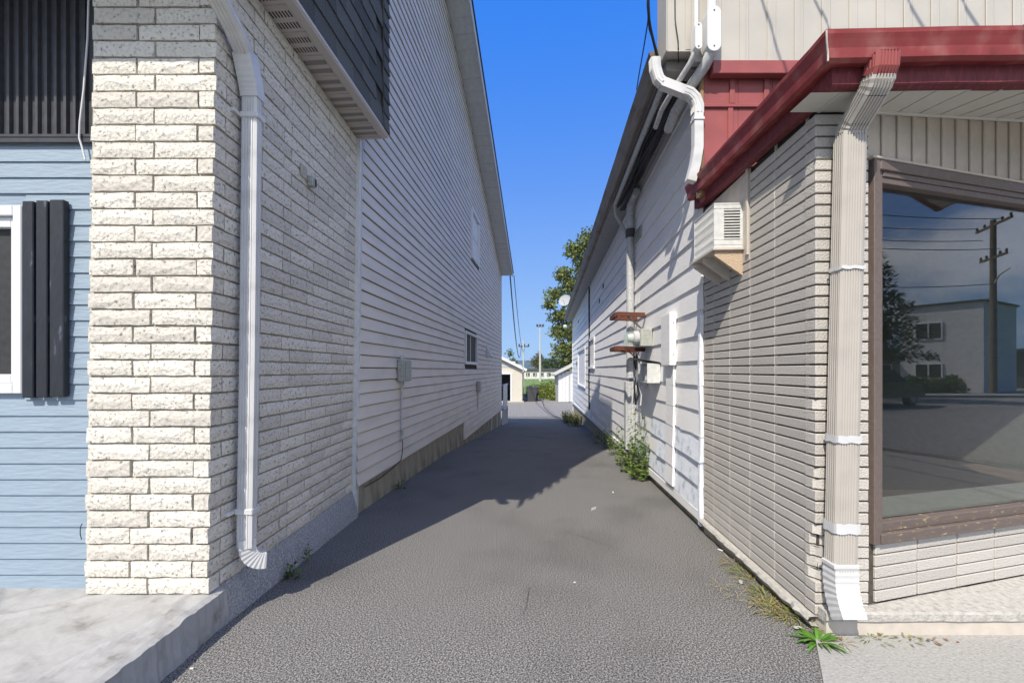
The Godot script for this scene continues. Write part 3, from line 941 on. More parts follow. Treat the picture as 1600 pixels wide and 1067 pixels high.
func build_vinyl_house() -> void:
	var t := frame(LW, LD)
	var hs := thing("vinyl_sided_house", "tall house with grey horizontal vinyl siding and a sloping roof edge", "house", t)
	var k := LD.length()
	var L := 12.77 * k
	var p := 0.138
	var y0 := 0.235
	var r := RandomNumberGenerator.new()
	r.seed = 8
	var wall := part("siding", hs)
	var n := 0
	# window openings: [along from, along to, y from, y to]
	var wins := []
	for wpx in [[725.5, 744.0, 516.0, 569.0], [735.5, 747.5, 323.0, 402.0]]:
		var a := on_wall(t, wpx[0], wpx[3])
		var c := on_wall(t, wpx[1], 578)
		var yt := on_wall(t, wpx[0], wpx[2])
		wins.append([a.x, c.x, a.y, yt.y])
	for i in range(-3, 70):
		var ya := y0 + p * i
		var yb := ya + p
		var xs := 0.0
		var xe := minf(L, (17.05 - (yb - 5.37) / 0.3526 - 4.33) * k + 0.25)
		if i < 0: xs = on_wall(t, 725, 690).x
		if xe - xs < 0.2: break
		var runs := [[xs, xe]]
		for w in wins:
			if yb > w[2] + 0.02 and ya < w[3] - 0.02:
				var nr := []
				for q in runs:
					if w[0] > q[0] and w[1] < q[1]: nr.append_array([[q[0], w[0]], [w[1], q[1]]])
					else: nr.append(q)
				runs = nr
		for q in runs:
			var st := mb()
			var seg := maxi(2, int((q[1] - q[0]) / 0.6))
			var off := []
			for s in seg + 1: off.append([r.randf_range(-0.0022, 0.0022), r.randf_range(-0.004, 0.004)])
			for s in seg:
				var xa := lerpf(q[0], q[1], float(s) / seg)
				var xb := lerpf(q[0], q[1], float(s + 1) / seg)
				var A0: float = off[s][0]
				var A1: float = off[s + 1][0]
				var B0: float = off[s][1]
				var B1: float = off[s + 1][1]
				# face: butt edge, main face, small shoulder
				face(st, [Vector3(xa, ya + A0, 0.002), Vector3(xb, ya + A1, 0.002), Vector3(xb, ya + A1, 0.014 + B1), Vector3(xa, ya + A0, 0.014 + B0)], Vector3.DOWN)
				face(st, [Vector3(xa, ya + A0, 0.014 + B0), Vector3(xb, ya + A1, 0.014 + B1), Vector3(xb, ya + 0.012 + A1, 0.0165 + B1), Vector3(xa, ya + 0.012 + A0, 0.0165 + B0)], Vector3.BACK)
				face(st, [Vector3(xa, ya + 0.012 + A0, 0.0165 + B0), Vector3(xb, ya + 0.012 + A1, 0.0165 + B1), Vector3(xb, yb - 0.009, 0.0), Vector3(xa, yb - 0.009, 0.0)], Vector3.BACK)
			obj("siding_panel", st, M.vinyl, wall)
			n += 1
	# body of the house with the sloping top
	var st := mb()
	var z1 := -0.02
	var z2 := -7.0
	var prof := [Vector2(0, y0 - 0.02), Vector2(0, rake(4.33)), Vector2(L, rake(17.1)), Vector2(L, y0 - 0.45), Vector2(on_wall(t, 725, 690).x, y0 - 0.45), Vector2(on_wall(t, 725, 690).x, y0 - 0.02)]
	var fr := []
	var bk := []
	for v in prof:
		fr.append(Vector3(v.x, v.y, z1)); bk.append(Vector3(v.x, v.y, z2))
	face(st, [fr[0], fr[1], fr[2], Vector3(L, y0 - 0.02, z1)], Vector3.BACK)
	face(st, [fr[5], Vector3(L, y0 - 0.02, z1), fr[3], fr[4]], Vector3.BACK)
	face(st, [bk[0], bk[1], bk[2], bk[3]], Vector3.FORWARD)
	face(st, [fr[2], fr[3], bk[3], bk[2]], Vector3.RIGHT)
	face(st, [fr[0], fr[1], bk[1], bk[0]], Vector3.LEFT)
	face(st, [fr[1], fr[2], bk[2], bk[1]], UP)
	obj("body", st, M.house_wrap, hs)
	st = mb()
	span(st, Vector3(L, y0 - 0.4, -0.05), Vector3(L + 0.03, rake(17.1), 0.022), 0.004)
	obj("corner_trim", st, M.vinyl, hs)
	# foundation
	st = mb()
	var seg := 40
	for i in seg:
		var xa := L * i / seg
		var xb := L * (i + 1) / seg
		face(st, [Vector3(xa, -1.3, -0.012), Vector3(xb, -1.3, -0.012), Vector3(xb, y0 + 0.02, -0.012), Vector3(xa, y0 + 0.02, -0.012)], Vector3.BACK)
	face(st, [Vector3(L, -1.3, -0.012), Vector3(L, y0, -0.012), Vector3(L, y0, -7), Vector3(L, -1.3, -7)], Vector3.RIGHT)
	obj("foundation", st, M.foundation, hs)
	# skirt edge at the step of the siding
	st = mb()
	var xst := on_wall(t, 725, 690).x
	span(st, Vector3(xst - 0.035, y0 - 0.40, -0.01), Vector3(xst + 0.005, y0, 0.02), 0.003)
	obj("step_trim", st, M.vinyl, hs)
	st = mb()
	for q in [[0.60, 0.62], [0.80, 0.84], [0.93, 0.95]]:
		var xa: float = lerpf(xst, L, q[0])
		span(st, Vector3(xa, -1.2, -0.011), Vector3(xa + 0.35, y0 - 0.42, 0.006), 0.004)
	obj("foundation_patch", st, M.concrete, hs)
	# rake soffit, fascia, roof
	var a3 := t * Vector3(0, rake(4.33), 0)
	var b3 := t * Vector3(12.85 * k, rake(4.33 + 12.85), 0)
	var sdir := (b3 - a3).normalized()
	var nz := t.basis.z
	var ny := nz.cross(sdir)
	var tr := Transform3D(Basis(sdir, ny, nz), a3)
	var trl := t.affine_inverse() * tr
	var sl := (b3 - a3).length()
	var rk := part("roof_edge", hs, trl)
	var cnt := int(sl / 0.30)
	for i in cnt:
		st = mb()
		var xa := sl * i / cnt
		span(st, Vector3(xa + 0.004, -0.006 + r.randf_range(-0.001, 0.001), 0.02), Vector3(xa + sl / cnt - 0.004, 0.006, 0.44))
		span(st, Vector3(xa - 0.010, -0.020, 0.02), Vector3(xa + 0.0035, -0.0065, 0.44))
		obj("soffit_panel", st, M.rake_soffit, rk)
	st = mb()
	span(st, Vector3(-0.1, -0.05, 0.445), Vector3(sl + 0.02, 0.14, 0.475), 0.004)
	obj("fascia", st, M.white_metal, rk)
	st = mb()
	span(st, Vector3(-0.1, -0.02, 0.0), Vector3(sl, -0.0065, 0.03), 0.003)
	obj("frieze_trim", st, M.soffit, rk)
	st = mb()
	span(st, Vector3(-0.15, 0.142, -7.2), Vector3(sl + 0.1, 0.18, 0.50), 0.004)
	span(st, Vector3(-0.15, 0.007, -7.2), Vector3(sl - 0.02, 0.141, 0.444))
	obj("roof", st, M.roof_dark, hs, trl)
	# windows
	for i in 2:
		var w = wins[i]
		var wn := part("window", hs)
		st = mb()
		var f := 0.07
		var zo := 0.045
		span(st, Vector3(w[0], w[2], -0.03), Vector3(w[0] + f, w[3], zo), 0.004)
		span(st, Vector3(w[1] - f, w[2], -0.03), Vector3(w[1], w[3], zo), 0.004)
		span(st, Vector3(w[0] + f, w[2], -0.03), Vector3(w[1] - f, w[2] + f, zo), 0.004)
		span(st, Vector3(w[0] + f, w[3] - f, -0.03), Vector3(w[1] - f, w[3], zo), 0.004)
		span(st, Vector3(w[0] + f, (w[2] + w[3]) / 2 - 0.02, -0.03), Vector3(w[1] - f, (w[2] + w[3]) / 2 + 0.02, 0.004), 0.002) if i == 1 else span(st, Vector3((w[0] + w[1]) / 2 - 0.02, w[2] + f, -0.03), Vector3((w[0] + w[1]) / 2 + 0.02, w[3] - f, 0.0), 0.002)
		obj("window_frame", st, M.pvc, wn)
		st = mb()
		span(st, Vector3(w[0] + f, w[2] + f, -0.018), Vector3(w[1] - f, w[3] - f, -0.012))
		obj("pane", st, M.screen if i == 0 else M.white_paint, wn)
	# meter box with conduit
	var c := on_wall(t, 629, 579, 0.05)
	var mt := thing("meter_box", "grey electrical meter box with thin conduit on the vinyl siding", "meter box", t * Transform3D(Basis(), Vector3(c.x, c.y, 0.02)))
	st = mb()
	span(st, Vector3(-0.12, -0.14, 0.0), Vector3(0.13, 0.14, 0.10), 0.008)
	obj("box", st, M.grey_box, mt)
	st = mb()
	span(st, Vector3(-0.105, -0.13, 0.1005), Vector3(0.115, 0.12, 0.113), 0.005)
	obj("cover", st, M.grey_box, mt)
	st = mb()
	tube(st, [Vector3(-0.08, 0.12, 0.05), Vector3(-0.08, 0.2, 0.05)], 0.025, 8)
	tube(st, [Vector3(0.03, -0.13, 0.03), Vector3(0.03, -0.19, 0.028), Vector3(0.0, -0.24, 0.012), Vector3(0.0, -0.95, 0.012)], 0.010, 8)
	obj("conduit", st, M.galv, mt)
	st = mb()
	var cb := [Vector3(0.0, -0.85, 0.012), Vector3(0.03, -0.97, 0.02), Vector3(0.03, -1.1, 0.015), Vector3(-0.02, -1.19, 0.012), Vector3(-0.3, -1.23, 0.006), Vector3(-0.7, -1.255, 0.006), Vector3(-1.08, -1.245, 0.006)]
	tube(st, cb, 0.006, 6)
	obj("cable", st, M.black_cable, mt)
	st = mb()
	tube(st, [Vector3(0.0, -0.79, 0.02), Vector3(0.0, -0.86, 0.02)], 0.02, 8)
	obj("coupling", st, M.grey_box, mt)
	# second small box, vent hood
	c = on_wall(t, 747, 604, 0.04)
	var m2 := thing("junction_box", "small grey junction box with white conduit low on vinyl siding", "junction box", t * Transform3D(Basis(), Vector3(c.x, c.y, 0.018)))
	st = mb()
	span(st, Vector3(-0.12, -0.15, 0), Vector3(0.12, 0.15, 0.09), 0.01)
	obj("box", st, M.grey_box, m2)
	st = mb()
	tube(st, [Vector3(0.04, -0.14, 0.02), Vector3(0.04, -0.62, 0.012)], 0.018, 8)
	obj("conduit", st, M.pvc, m2)
	c = on_wall(t, 763, 549, 0.05)
	var vh := thing("dryer_vent", "white sloped vent hood on the vinyl siding beside the window", "vent", t * Transform3D(Basis(), Vector3(c.x, c.y, 0.018)))
	st = mb()
	var hd := [Vector3(-0.16, 0.17, 0), Vector3(0.16, 0.17, 0), Vector3(0.2, -0.17, 0.16), Vector3(-0.2, -0.17, 0.16), Vector3(-0.2, -0.17, 0), Vector3(0.2, -0.17, 0)]
	face(st, [hd[0], hd[1], hd[2], hd[3]], Vector3(0, 1, 1))
	face(st, [hd[0], hd[3], hd[4]], Vector3.LEFT)
	face(st, [hd[1], hd[2], hd[5]], Vector3.RIGHT)
	face(st, [hd[2], hd[3], hd[4], hd[5]], Vector3.DOWN)
	obj("hood", st, M.white_box, vh)
	st = mb()
	span(st, Vector3(-0.22, -0.2, 0), Vector3(0.22, 0.2, 0.012), 0.003)
	obj("flange", st, M.white_box, vh)
	# back porch
	var px := L + 0.05
	var pg := ground_y(17.5)
	var bp := thing("back_porch", "small white back porch with panelled railing behind the vinyl house", "porch", t * Transform3D(Basis(), Vector3(px, pg, 0)))
	st = mb()
	span(st, Vector3(0, 0.62, -2.6), Vector3(1.6, 0.70, 0.12), 0.01)
	obj("deck", st, M.galv, bp)
	for i in 6:
		st = mb()
		span(st, Vector3(0.05 + 0.26 * i, 0.72, 0.06), Vector3(0.29 + 0.26 * i, 1.62, 0.09), 0.004)
		obj("railing_panel", st, M.white_paint, bp)
	st = mb()
	span(st, Vector3(0, 1.625, 0.03), Vector3(1.62, 1.68, 0.12), 0.006)
	obj("top_rail", st, M.white_paint, bp)
	for x in [0.04, 0.8, 1.56]:
		st = mb()
		span(st, Vector3(x - 0.045, -0.1, 0.03), Vector3(x + 0.045, 0.615, 0.115), 0.004)
		obj("post", st, M.white_paint, bp)
	for i in 7:
		st = mb()
		bar(st, Vector3(0.05 + 0.2 * i, 0.05, 0.02), Vector3(0.3 + 0.2 * i, 0.58, 0.02), 0.01, 0.045)
		obj("lattice_slat", st, M.white_paint, bp)

# ---------------------------------------------------------------- right: white clapboard house
const RD := Vector3(-0.0842, 0, 1.0)     # along the wall towards the street
const RFAR := Vector3(3.4325, 0, -23.6)
func rwall_x(d: float) -> float: return (23.6 - d) * sqrt(1.0 + 0.0842 * 0.0842)   # local x of a depth

func build_clapboard_house() -> void:
	var t := frame(RFAR, RD)
	var hs := thing("clapboard_house", "old white clapboard house with weathered wide boards and grey eaves", "house", t)
	var L := rwall_x(3.86)
	var p := 0.236
	var y0 := 0.125
	var r := RandomNumberGenerator.new()
	r.seed = 31
	var wall := part("siding", hs)
	var wins := []
	for wpx in [[930.0, 921.0, 524.0, 573.0], [915.5, 904.0, 541.0, 604.0]]:
		var b := on_wall(t, wpx[0], wpx[3])
		var a := on_wall(t, wpx[1], 578)
		var top := on_wall(t, wpx[0], wpx[2])
		wins.append([a.x, b.x, b.y, top.y])
	var bottom := func(x: float) -> float:
		return lerpf(-0.36, 0.115, clampf(x / L, 0, 1))
	for i in range(-2, 18):
		var ya := y0 + p * i
		var yb := ya + p
		var xs := 0.0
		var xe := L
		if i < 0: xe = clampf((ya + 0.36) / 0.475, 0, 1) * L if i == -1 else 2.0
		if i == -1: xe = L * (1.0 - 0.236 / 0.475)
		var cuts := [xs]
		var x := xs + r.randf_range(1.2, 3.6)
		while x < xe - 0.6:
			cuts.append(x)
			x += 3.66 + r.randf_range(-0.4, 0.4)
		cuts.append(xe)
		var runs := []
		for c in cuts.size() - 1: runs.append([cuts[c], cuts[c + 1]])
		for w in wins:
			if yb > w[2] + 0.02 and ya < w[3] - 0.02:
				var nr := []
				for q in runs:
					if w[1] <= q[0] or w[0] >= q[1]: nr.append(q)
					else:
						if w[0] > q[0] + 0.05: nr.append([q[0], w[0]])
						if w[1] < q[1] - 0.05: nr.append([w[1], q[1]])
				runs = nr
		for q in runs:
			var st := mb()
			var seg := maxi(2, int((q[1] - q[0]) / 0.45))
			var near: bool = q[1] > L - 0.3
			var off := []
			for s in seg + 1:
				var o := [r.randf_range(-0.002, 0.002), r.randf_range(-0.001, 0.003)]
				if near and i <= 3: o = [r.randf_range(-0.012, 0.004), r.randf_range(0.0, 0.016)]
				off.append(o)
			var bb := 0.019 + r.randf_range(-0.002, 0.003)
			for s in seg:
				var xa := lerpf(q[0] + 0.0015, q[1] - 0.0015, float(s) / seg)
				var xb := lerpf(q[0] + 0.0015, q[1] - 0.0015, float(s + 1) / seg)
				var A0: float = ya + off[s][0]
				var A1: float = ya + off[s + 1][0]
				var B0: float = bb + off[s][1]
				var B1: float = bb + off[s + 1][1]
				face(st, [Vector3(xa, A0, -0.004), Vector3(xb, A1, -0.004), Vector3(xb, A1, B1), Vector3(xa, A0, B0)], Vector3.DOWN)
				face(st, [Vector3(xa, A0, B0), Vector3(xb, A1, B1), Vector3(xb, yb + 0.004, 0.003), Vector3(xa, yb + 0.004, 0.003)], Vector3.BACK)
			face(st, [Vector3(q[1] - 0.0015, ya + off[seg][0], bb + off[seg][1]), Vector3(q[1] - 0.0015, yb, 0.003), Vector3(q[1] - 0.0015, ya, -0.004)], Vector3.RIGHT)
			obj("clapboard", st, M.board_worn if (near and i >= 0 and i <= 2) else M["board%d" % (r.randi() % 3)], wall)
	# shell behind the boards
	var st := mb()
	face(st, [Vector3(0, -0.35, -0.005), Vector3(L, 0.12, -0.005), Vector3(L, 4.3, -0.005), Vector3(0, 4.3, -0.005)], Vector3.BACK)
	face(st, [Vector3(0, -0.35, -0.15), Vector3(L, 0.12, -0.15), Vector3(L, 4.3, -0.15), Vector3(0, 4.3, -0.15)], Vector3.FORWARD)
	face(st, [Vector3(0, -1.6, 0.0), Vector3(0, 4.3, 0.0), Vector3(0, 4.3, -8), Vector3(0, -1.6, -8)], Vector3.LEFT)
	face(st, [Vector3(0, 4.3, 0.0), Vector3(0, 4.3, -8), Vector3(0, 6.6, -4)], Vector3.LEFT)
	obj("wall_shell", st, M.board1, hs)
	st = mb()
	var seg := 30
	for i in seg:
		var xa := L * i / seg
		var xb := L * (i + 1) / seg
		bar(st, Vector3(xa, bottom.call(xa) - 0.03, 0.012), Vector3(xb, bottom.call(xb) - 0.03, 0.012), 0.028, 0.085)
	obj("skirt_board", st, M.board1, hs)
	# foundation
	st = mb()
	face(st, [Vector3(0, -1.7, -0.03), Vector3(L, -1.7, -0.03), Vector3(L, 0.12, -0.03), Vector3(0, -0.34, -0.03)], Vector3.BACK)
	face(st, [Vector3(0, -1.7, -0.15), Vector3(L, -1.7, -0.15), Vector3(L, 0.12, -0.15), Vector3(0, -0.34, -0.15)], Vector3.FORWARD)
	obj("foundation", st, M.foundation, hs)
	# corner boards
	st = mb()
	span(st, Vector3(-0.02, -0.5, -0.1), Vector3(0.10, 4.26, 0.028), 0.004)
	obj("corner_board", st, M.board2, hs)
	st = mb()
	for k in 8:
		var ya := 0.0 + 0.245 * k
		var w0 := 0.022 * sin(k * 1.3)
		bar(st, Vector3(L - 0.035, ya, 0.012 + w0 * 0.3), Vector3(L - 0.035 + 0.003 * sin(k * 2.0), ya + 0.247, 0.012 + 0.3 * 0.022 * sin((k + 1) * 1.3)), 0.03, 0.055, 0.003)
	obj("corner_board", st, M.board_worn, hs)
	st = mb()
	span(st, Vector3(L + 0.002, -0.03, -0.05), Vector3(L + 0.038, 1.75, -0.002), 0.006)
	obj("split_post", st, M.bare_wood, hs)
	# eaves: soffit panels, gutter, roof
	var sy := EYE + 2.82
	var ev := part("eaves", hs)
	var n := int(L / 0.405)
	for i in n:
		st = mb()
		var xa := L * i / n
		span(st, Vector3(xa + 0.002, sy + r.randf_range(-0.002, 0.001), 0.0), Vector3(xa + L / n - 0.002, sy + 0.012, 0.335))
		var sp := obj("soffit_panel", st, M.grey_soffit, ev)
		if xa > rwall_x(9.5):
			st = mb()
			for u in 9:
				for v in 7:
					if (u + v) % 2 == 0: cbox(st, Vector3(xa + 0.04 + u * 0.04, sy - 0.0027, 0.05 + v * 0.04), Vector3(0.011, 0.001, 0.011))
			var hl := obj("vent_holes", st, M.vent_dark, sp)
			hl.set_meta("kind", "stuff")
	st = mb()
	span(st, Vector3(-0.2, sy - 0.012, 0.335), Vector3(L, sy + 0.15, 0.362), 0.003)
	obj("fascia", st, M.old_gutter, ev)
	st = mb()
	var gp := [[0.364, 0.012], [0.41, 0.0], [0.445, 0.02], [0.462, 0.075], [0.485, 0.105], [0.497, 0.13], [0.488, 0.137]]
	var gx0 := -0.25
	var ng := 40
	for k in gp.size() - 1:
		for s in ng:
			var xa := lerpf(gx0, L + 0.02, float(s) / ng)
			var xb := lerpf(gx0, L + 0.02, float(s + 1) / ng)
			var da := 0.004 * sin(s * 1.7)
			var dd := 0.004 * sin((s + 1) * 1.7)
			face(st, [Vector3(xa, sy + gp[k][1] + da, gp[k][0]), Vector3(xb, sy + gp[k][1] + dd, gp[k][0]), Vector3(xb, sy + gp[k + 1][1] + dd, gp[k + 1][0]), Vector3(xa, sy + gp[k + 1][1] + da, gp[k + 1][0])], Vector3(0, -0.4, 1))
	for e in [gx0, L + 0.02]:
		var pts := []
		for g in gp: pts.append(Vector3(e, sy + g[1], g[0]))
		pts.append(Vector3(e, sy + 0.137, 0.364))
		face(st, pts, Vector3(1 if e > 0 else -1, 0, 0))
	obj("gutter", st, M.old_gutter, ev)
	st = mb()
	face(st, [Vector3(-0.3, sy + 0.13, 0.45), Vector3(L, sy + 0.13, 0.45), Vector3(L, sy + 2.4, -4.2), Vector3(-0.3, sy + 2.4, -4.2)], UP)
	face(st, [Vector3(-0.3, sy + 0.10, 0.42), Vector3(L, sy + 0.10, 0.42), Vector3(L, sy + 2.37, -4.2), Vector3(-0.3, sy + 2.37, -4.2)], Vector3.DOWN)
	face(st, [Vector3(-0.3, sy + 0.13, -8.8), Vector3(L, sy + 0.13, -8.8), Vector3(L, sy + 2.4, -4.2), Vector3(-0.3, sy + 2.4, -4.2)], UP)
	obj("roof", st, M.roof_dark, hs)
	st = mb()
	face(st, [Vector3(-0.28, sy, 0.335), Vector3(-0.28, sy + 0.15, 0.40), Vector3(-0.28, sy + 2.3, -4.2), Vector3(-0.28, sy, -4.2)], Vector3.LEFT)
	obj("gable_end", st, M.board1, hs)
	# windows
	for w in wins:
		var wn := part("window", hs)
		st = mb()
		var f := 0.10
		span(st, Vector3(w[0], w[2], -0.125), Vector3(w[0] + f, w[3], 0.04), 0.004)
		span(st, Vector3(w[1] - f, w[2], -0.125), Vector3(w[1], w[3], 0.04), 0.004)
		span(st, Vector3(w[0] + f, w[3] - f, -0.125), Vector3(w[1] - f, w[3], 0.04), 0.004)
		span(st, Vector3(w[0] - 0.05, w[2] - 0.06, -0.125), Vector3(w[1] + 0.05, w[2] - 0.001, 0.07), 0.004)
		obj("window_frame", st, M.white_paint, wn)
		st = mb()
		span(st, Vector3(w[0] + f, w[2] + 0.002, -0.13), Vector3(w[1] - f, w[3] - f, -0.12))
		obj("pane", st, M.screen, wn)
	# louvre vent high on the wall
	var c := on_wall(t, 1000, 367)
	var lv := thing("louvre_vent", "small barred vent high on the white clapboard wall", "vent", t * Transform3D(Basis(), Vector3(c.x, c.y, 0.012)))
	st = mb()
	for f in [[-0.22, -0.085, -0.2, 0.085], [0.2, -0.085, 0.22, 0.085], [-0.2, -0.085, 0.2, -0.068], [-0.2, 0.068, 0.2, 0.085]]: span(st, Vector3(f[0], f[1], 0), Vector3(f[2], f[3], 0.03), 0.003)
	obj("frame", st, M.grey_box, lv)
	st = mb()
	span(st, Vector3(-0.199, -0.067, 0.002), Vector3(0.199, 0.067, 0.006))
	obj("opening", st, M.vent_dark, lv)
	for k in 3:
		st = mb()
		span(st, Vector3(-0.10 + 0.1 * k - 0.012, -0.067, 0.0065), Vector3(-0.10 + 0.1 * k + 0.012, 0.067, 0.026), 0.002)
		obj("bar", st, M.grey_box, lv)
	# small open holes and scraps where fixtures were taken off
	for q in [[944, 447, 0.09, 0.12], [938, 470, 0.08, 0.12], [904.5, 502, 0.10, 0.15], [902, 568, 0.2, 0.25], [903.5, 545, 0.12, 0.12]]:
		var cc := on_wall(t, q[0], q[1])
		st = mb()
		cbox(st, Vector3.ZERO, Vector3(q[2] * 1.6, q[3], 0.012), 0.003)
		tag(obj("cover_plate", st, M.dark_grey, null, t * Transform3D(Basis(), Vector3(cc.x, cc.y, 0.024))), "small dark cover plate on the white clapboard wall", "cover plate", "cover plates on the clapboard wall")
	# black cable down the wall
	st = mb()
	var pts := []
	for y in [448, 470, 520, 560, 600, 640]:
		var q := on_wall(t, 920.5 + 0.4 * sin(y * 0.1), y, 0.035)
		pts.append(t * q)
	tube(st, pts, 0.028, 6)
	tag(obj("wall_cable", st, M.black_cable), "black cable running down the clapboard wall between the windows", "cable")

# ---------------------------------------------------------------- right: electrical service on the clapboard wall
func build_service() -> void:
	var t := frame(RFAR, RD)
	var x0 := on_wall(t, 985, 500, 0.09).x
	# main conduit and channel
	var sv := thing("service_conduit", "wide grey service conduit and metal channel on the clapboard wall", "conduit", t * Transform3D(Basis(), Vector3(x0, 0, 0.0)))
	var st := mb()
	tube(st, [Vector3(0.5, 4.14, 0.10), Vector3(0.18, 4.14, 0.10), Vector3(0.06, 4.10, 0.095), Vector3(0.0, 3.98, 0.09), Vector3(0, 3.0, 0.09), Vector3(0, 1.32, 0.09)], 0.062, 12)
	obj("pipe", st, M.galv, sv)
	st = mb()
	tube(st, [Vector3(0, 3.60, 0.09), Vector3(0, 3.74, 0.09)], 0.075, 12)
	obj("band", st, M.dark_grey, sv)
	st = mb()
	tube(st, [Vector3(-0.26, 4.2, 0.08), Vector3(-0.24, 4.0, 0.06), Vector3(-0.22, 3.7, 0.045), Vector3(-0.22, 0.2, 0.045)], 0.024, 8)
	obj("thin_conduit", st, M.galv, sv)
	st = mb()
	span(st, Vector3(-0.10, 0.16, 0.02), Vector3(0.04, 1.26, 0.17), 0.004)
	for q in [0.03, 0.085, 0.14]: span(st, Vector3(0.0405, 0.16, q), Vector3(0.055, 1.26, q + 0.018), 0.003)
	obj("channel", st, M.galv, sv)
	st = mb()
	span(st, Vector3(-0.34, 0.10, 0.02), Vector3(0.13, 0.155, 0.14), 0.004)
	obj("foot_bracket", st, M.dark_grey, sv)
	st = mb()
	tube(st, [Vector3(-0.04, 0.1, 0.07), Vector3(0.02, -0.2, 0.06)], 0.025, 8)
	tube(st, [Vector3(0.05, 0.1, 0.09), Vector3(0.07, -0.2, 0.09)], 0.02, 8)
	obj("ground_leads", st, M.galv, sv)
	# black cables under the soffit
	var cb := thing("cable_bundle", "bundle of thick black cables running under the clapboard house eaves", "cables", t * Transform3D(Basis(), Vector3(rwall_x(4.2), 4.2, 0.1)))
	for k in 5:
		st = mb()
		var pts := []
		for i in 9:
			var d := lerpf(3.95, 7.0, i / 8.0)
			pts.append(Vector3(rwall_x(d) - rwall_x(4.2), 0.0 - 0.03 * (k % 3) + 0.025 * sin(i * 1.3 + k), 0.02 + 0.035 * k + 0.012 * sin(i * 2.1 + k * 2)))
		tube(st, pts, 0.022, 6)
		obj("cable", st, M.black_cable, cb)
	st = mb()
	tube(st, [Vector3(0.2, -0.02, 0.23), Vector3(-1.2, -0.02, 0.23), Vector3(-2.7, -0.02, 0.22), Vector3(-2.95, -0.1, 0.16), Vector3(-3.0, -0.4, -0.02)], 0.03, 8)
	obj("conduit", st, M.galv, cb)
	# overhead drop down to the eave
	var dr := thing("service_drop", "thick twisted black service cable sweeping down to the eave corner", "cable", Transform3D(Basis(), spot(1018, 60, 3.75)))
	var iv := dr.transform.affine_inverse()
	for k in 3:
		st = mb()
		var pts := []
		for q in [[1012, -120, 3.4], [1013, -40, 3.5], [1014, 10, 3.6], [1016, 45, 3.7], [1025, 82, 3.78], [1040, 108, 3.85], [1056, 124, 3.9], [1068, 133, 3.95]]:
			pts.append(spot(q[0] + (k - 1) * 2.2 * cos(q[1] * 0.05 + k), q[1], q[2] + 0.02 * sin(q[1] * 0.05 + k * 2.0)))
		tube(st, pts, 0.0085, 6)
		obj("strand", st, M.black_cable, dr, iv)
	st = mb()
	var wp := []
	for q in [[1016, -40, 3.5], [1012.5, 35, 3.7], [1006, 75, 4.0], [999, 115, 4.4], [995, 140, 4.7]]: wp.append(spot(q[0], q[1], q[2]))
	tube(st, wp, 0.006, 5)
	tag(obj("drop_wire", st, M.black_cable), "thin black wire curving along the outside of the grey gutter", "wire")
	st = mb()
	wp = []
	for q in [[1054.5, -20, 3.57], [1055, 30, 3.57], [1060, 65, 3.57], [1060, 85, 3.6], [1061, 100, 3.72], [1068, 110, 3.76], [1082, 107, 3.7]]: wp.append(spot(q[0], q[1], q[2]))
	tube(st, wp, 0.005, 5)
	tag(obj("thin_wire", st, M.black_cable), "thin black wire hanging down the beige metal corner", "wire")
	# rusty brackets with the old meter
	for k in 2:
		var yy: float = [1.45 + 0.80, 1.45 + 0.30][k]
		var bx := on_wall(t, 1010, 505).x
		var br := thing("steel_bracket", ["upper rusty steel bracket above the glass meter", "lower rusty steel bracket beneath the glass meter"][k], "bracket", t * Transform3D(Basis(), Vector3(bx, yy, 0.02)))
		var out := 0.40
		st = mb()
		bar(st, Vector3(0, 0, 0), Vector3(0, 0.02, out), 0.05, 0.065, 0.003)
		obj("arm", st, M.rust, br)
		st = mb()
		bar(st, Vector3(-0.03, 0.02, out), Vector3(-0.55, 0.02, out), 0.05, 0.065, 0.003)
		obj("cross_bar", st, M.rust, br)
		st = mb()
		bar(st, Vector3(-0.52, 0, 0), Vector3(-0.52, 0.018, out - 0.03), 0.05, 0.06, 0.003)
		obj("arm", st, M.rust, br)
		st = mb()
		bar(st, Vector3(0.0, -0.02, out * 0.6), Vector3(0.0, -0.24, 0.0), 0.02, 0.02, 0.002)
		obj("brace", st, M.dark_grey, br)
	var mx := on_wall(t, 985, 530, 0.30)
	var gm := thing("glass_meter", "round glass electricity meter between two rusty brackets", "meter", t * Transform3D(Basis(), Vector3(mx.x - 0.05, mx.y + 0.02, 0.18)))
	st = mb()
	lathe(st, Vector3.ZERO, Vector3(0, 0, 1), [[0.0, 0.0], [0.0, 0.10], [0.06, 0.10], [0.07, 0.092], [0.07, 0.0]], 18)
	obj("base", st, M.galv, gm)
	st = mb()
	lathe(st, Vector3.ZERO, Vector3(0, 0, 1), [[0.072, 0.088], [0.16, 0.086], [0.185, 0.07], [0.195, 0.0]], 18)
	obj("glass_dome", st, M.meter_glass, gm)
	st = mb()
	lathe(st, Vector3.ZERO, Vector3(0, 0, 1), [[0.073, 0.0], [0.073, 0.06], [0.15, 0.055], [0.15, 0.0]], 14)
	obj("dial", st, M.white_box, gm)
	st = mb()
	lathe(st, Vector3(-0.26, -0.03, 0.0), Vector3(0, 0, 1), [[0.0, 0.0], [0.0, 0.07], [0.12, 0.07], [0.15, 0.05], [0.16, 0.0]], 14)
	obj("second_dome", st, M.meter_glass, gm)
	st = mb()
	span(st, Vector3(-0.36, -0.12, -0.16), Vector3(0.12, 0.12, -0.002), 0.006)
	obj("back_box", st, M.grey_box, gm)
	# tangle of black leads under the meter
	var ln := thing("meter_leads", "tangled dark leads hanging below the glass meter", "cables", t * Transform3D(Basis(), Vector3(mx.x - 0.1, 1.45, 0.1)))
	var r := RandomNumberGenerator.new()
	r.seed = 4
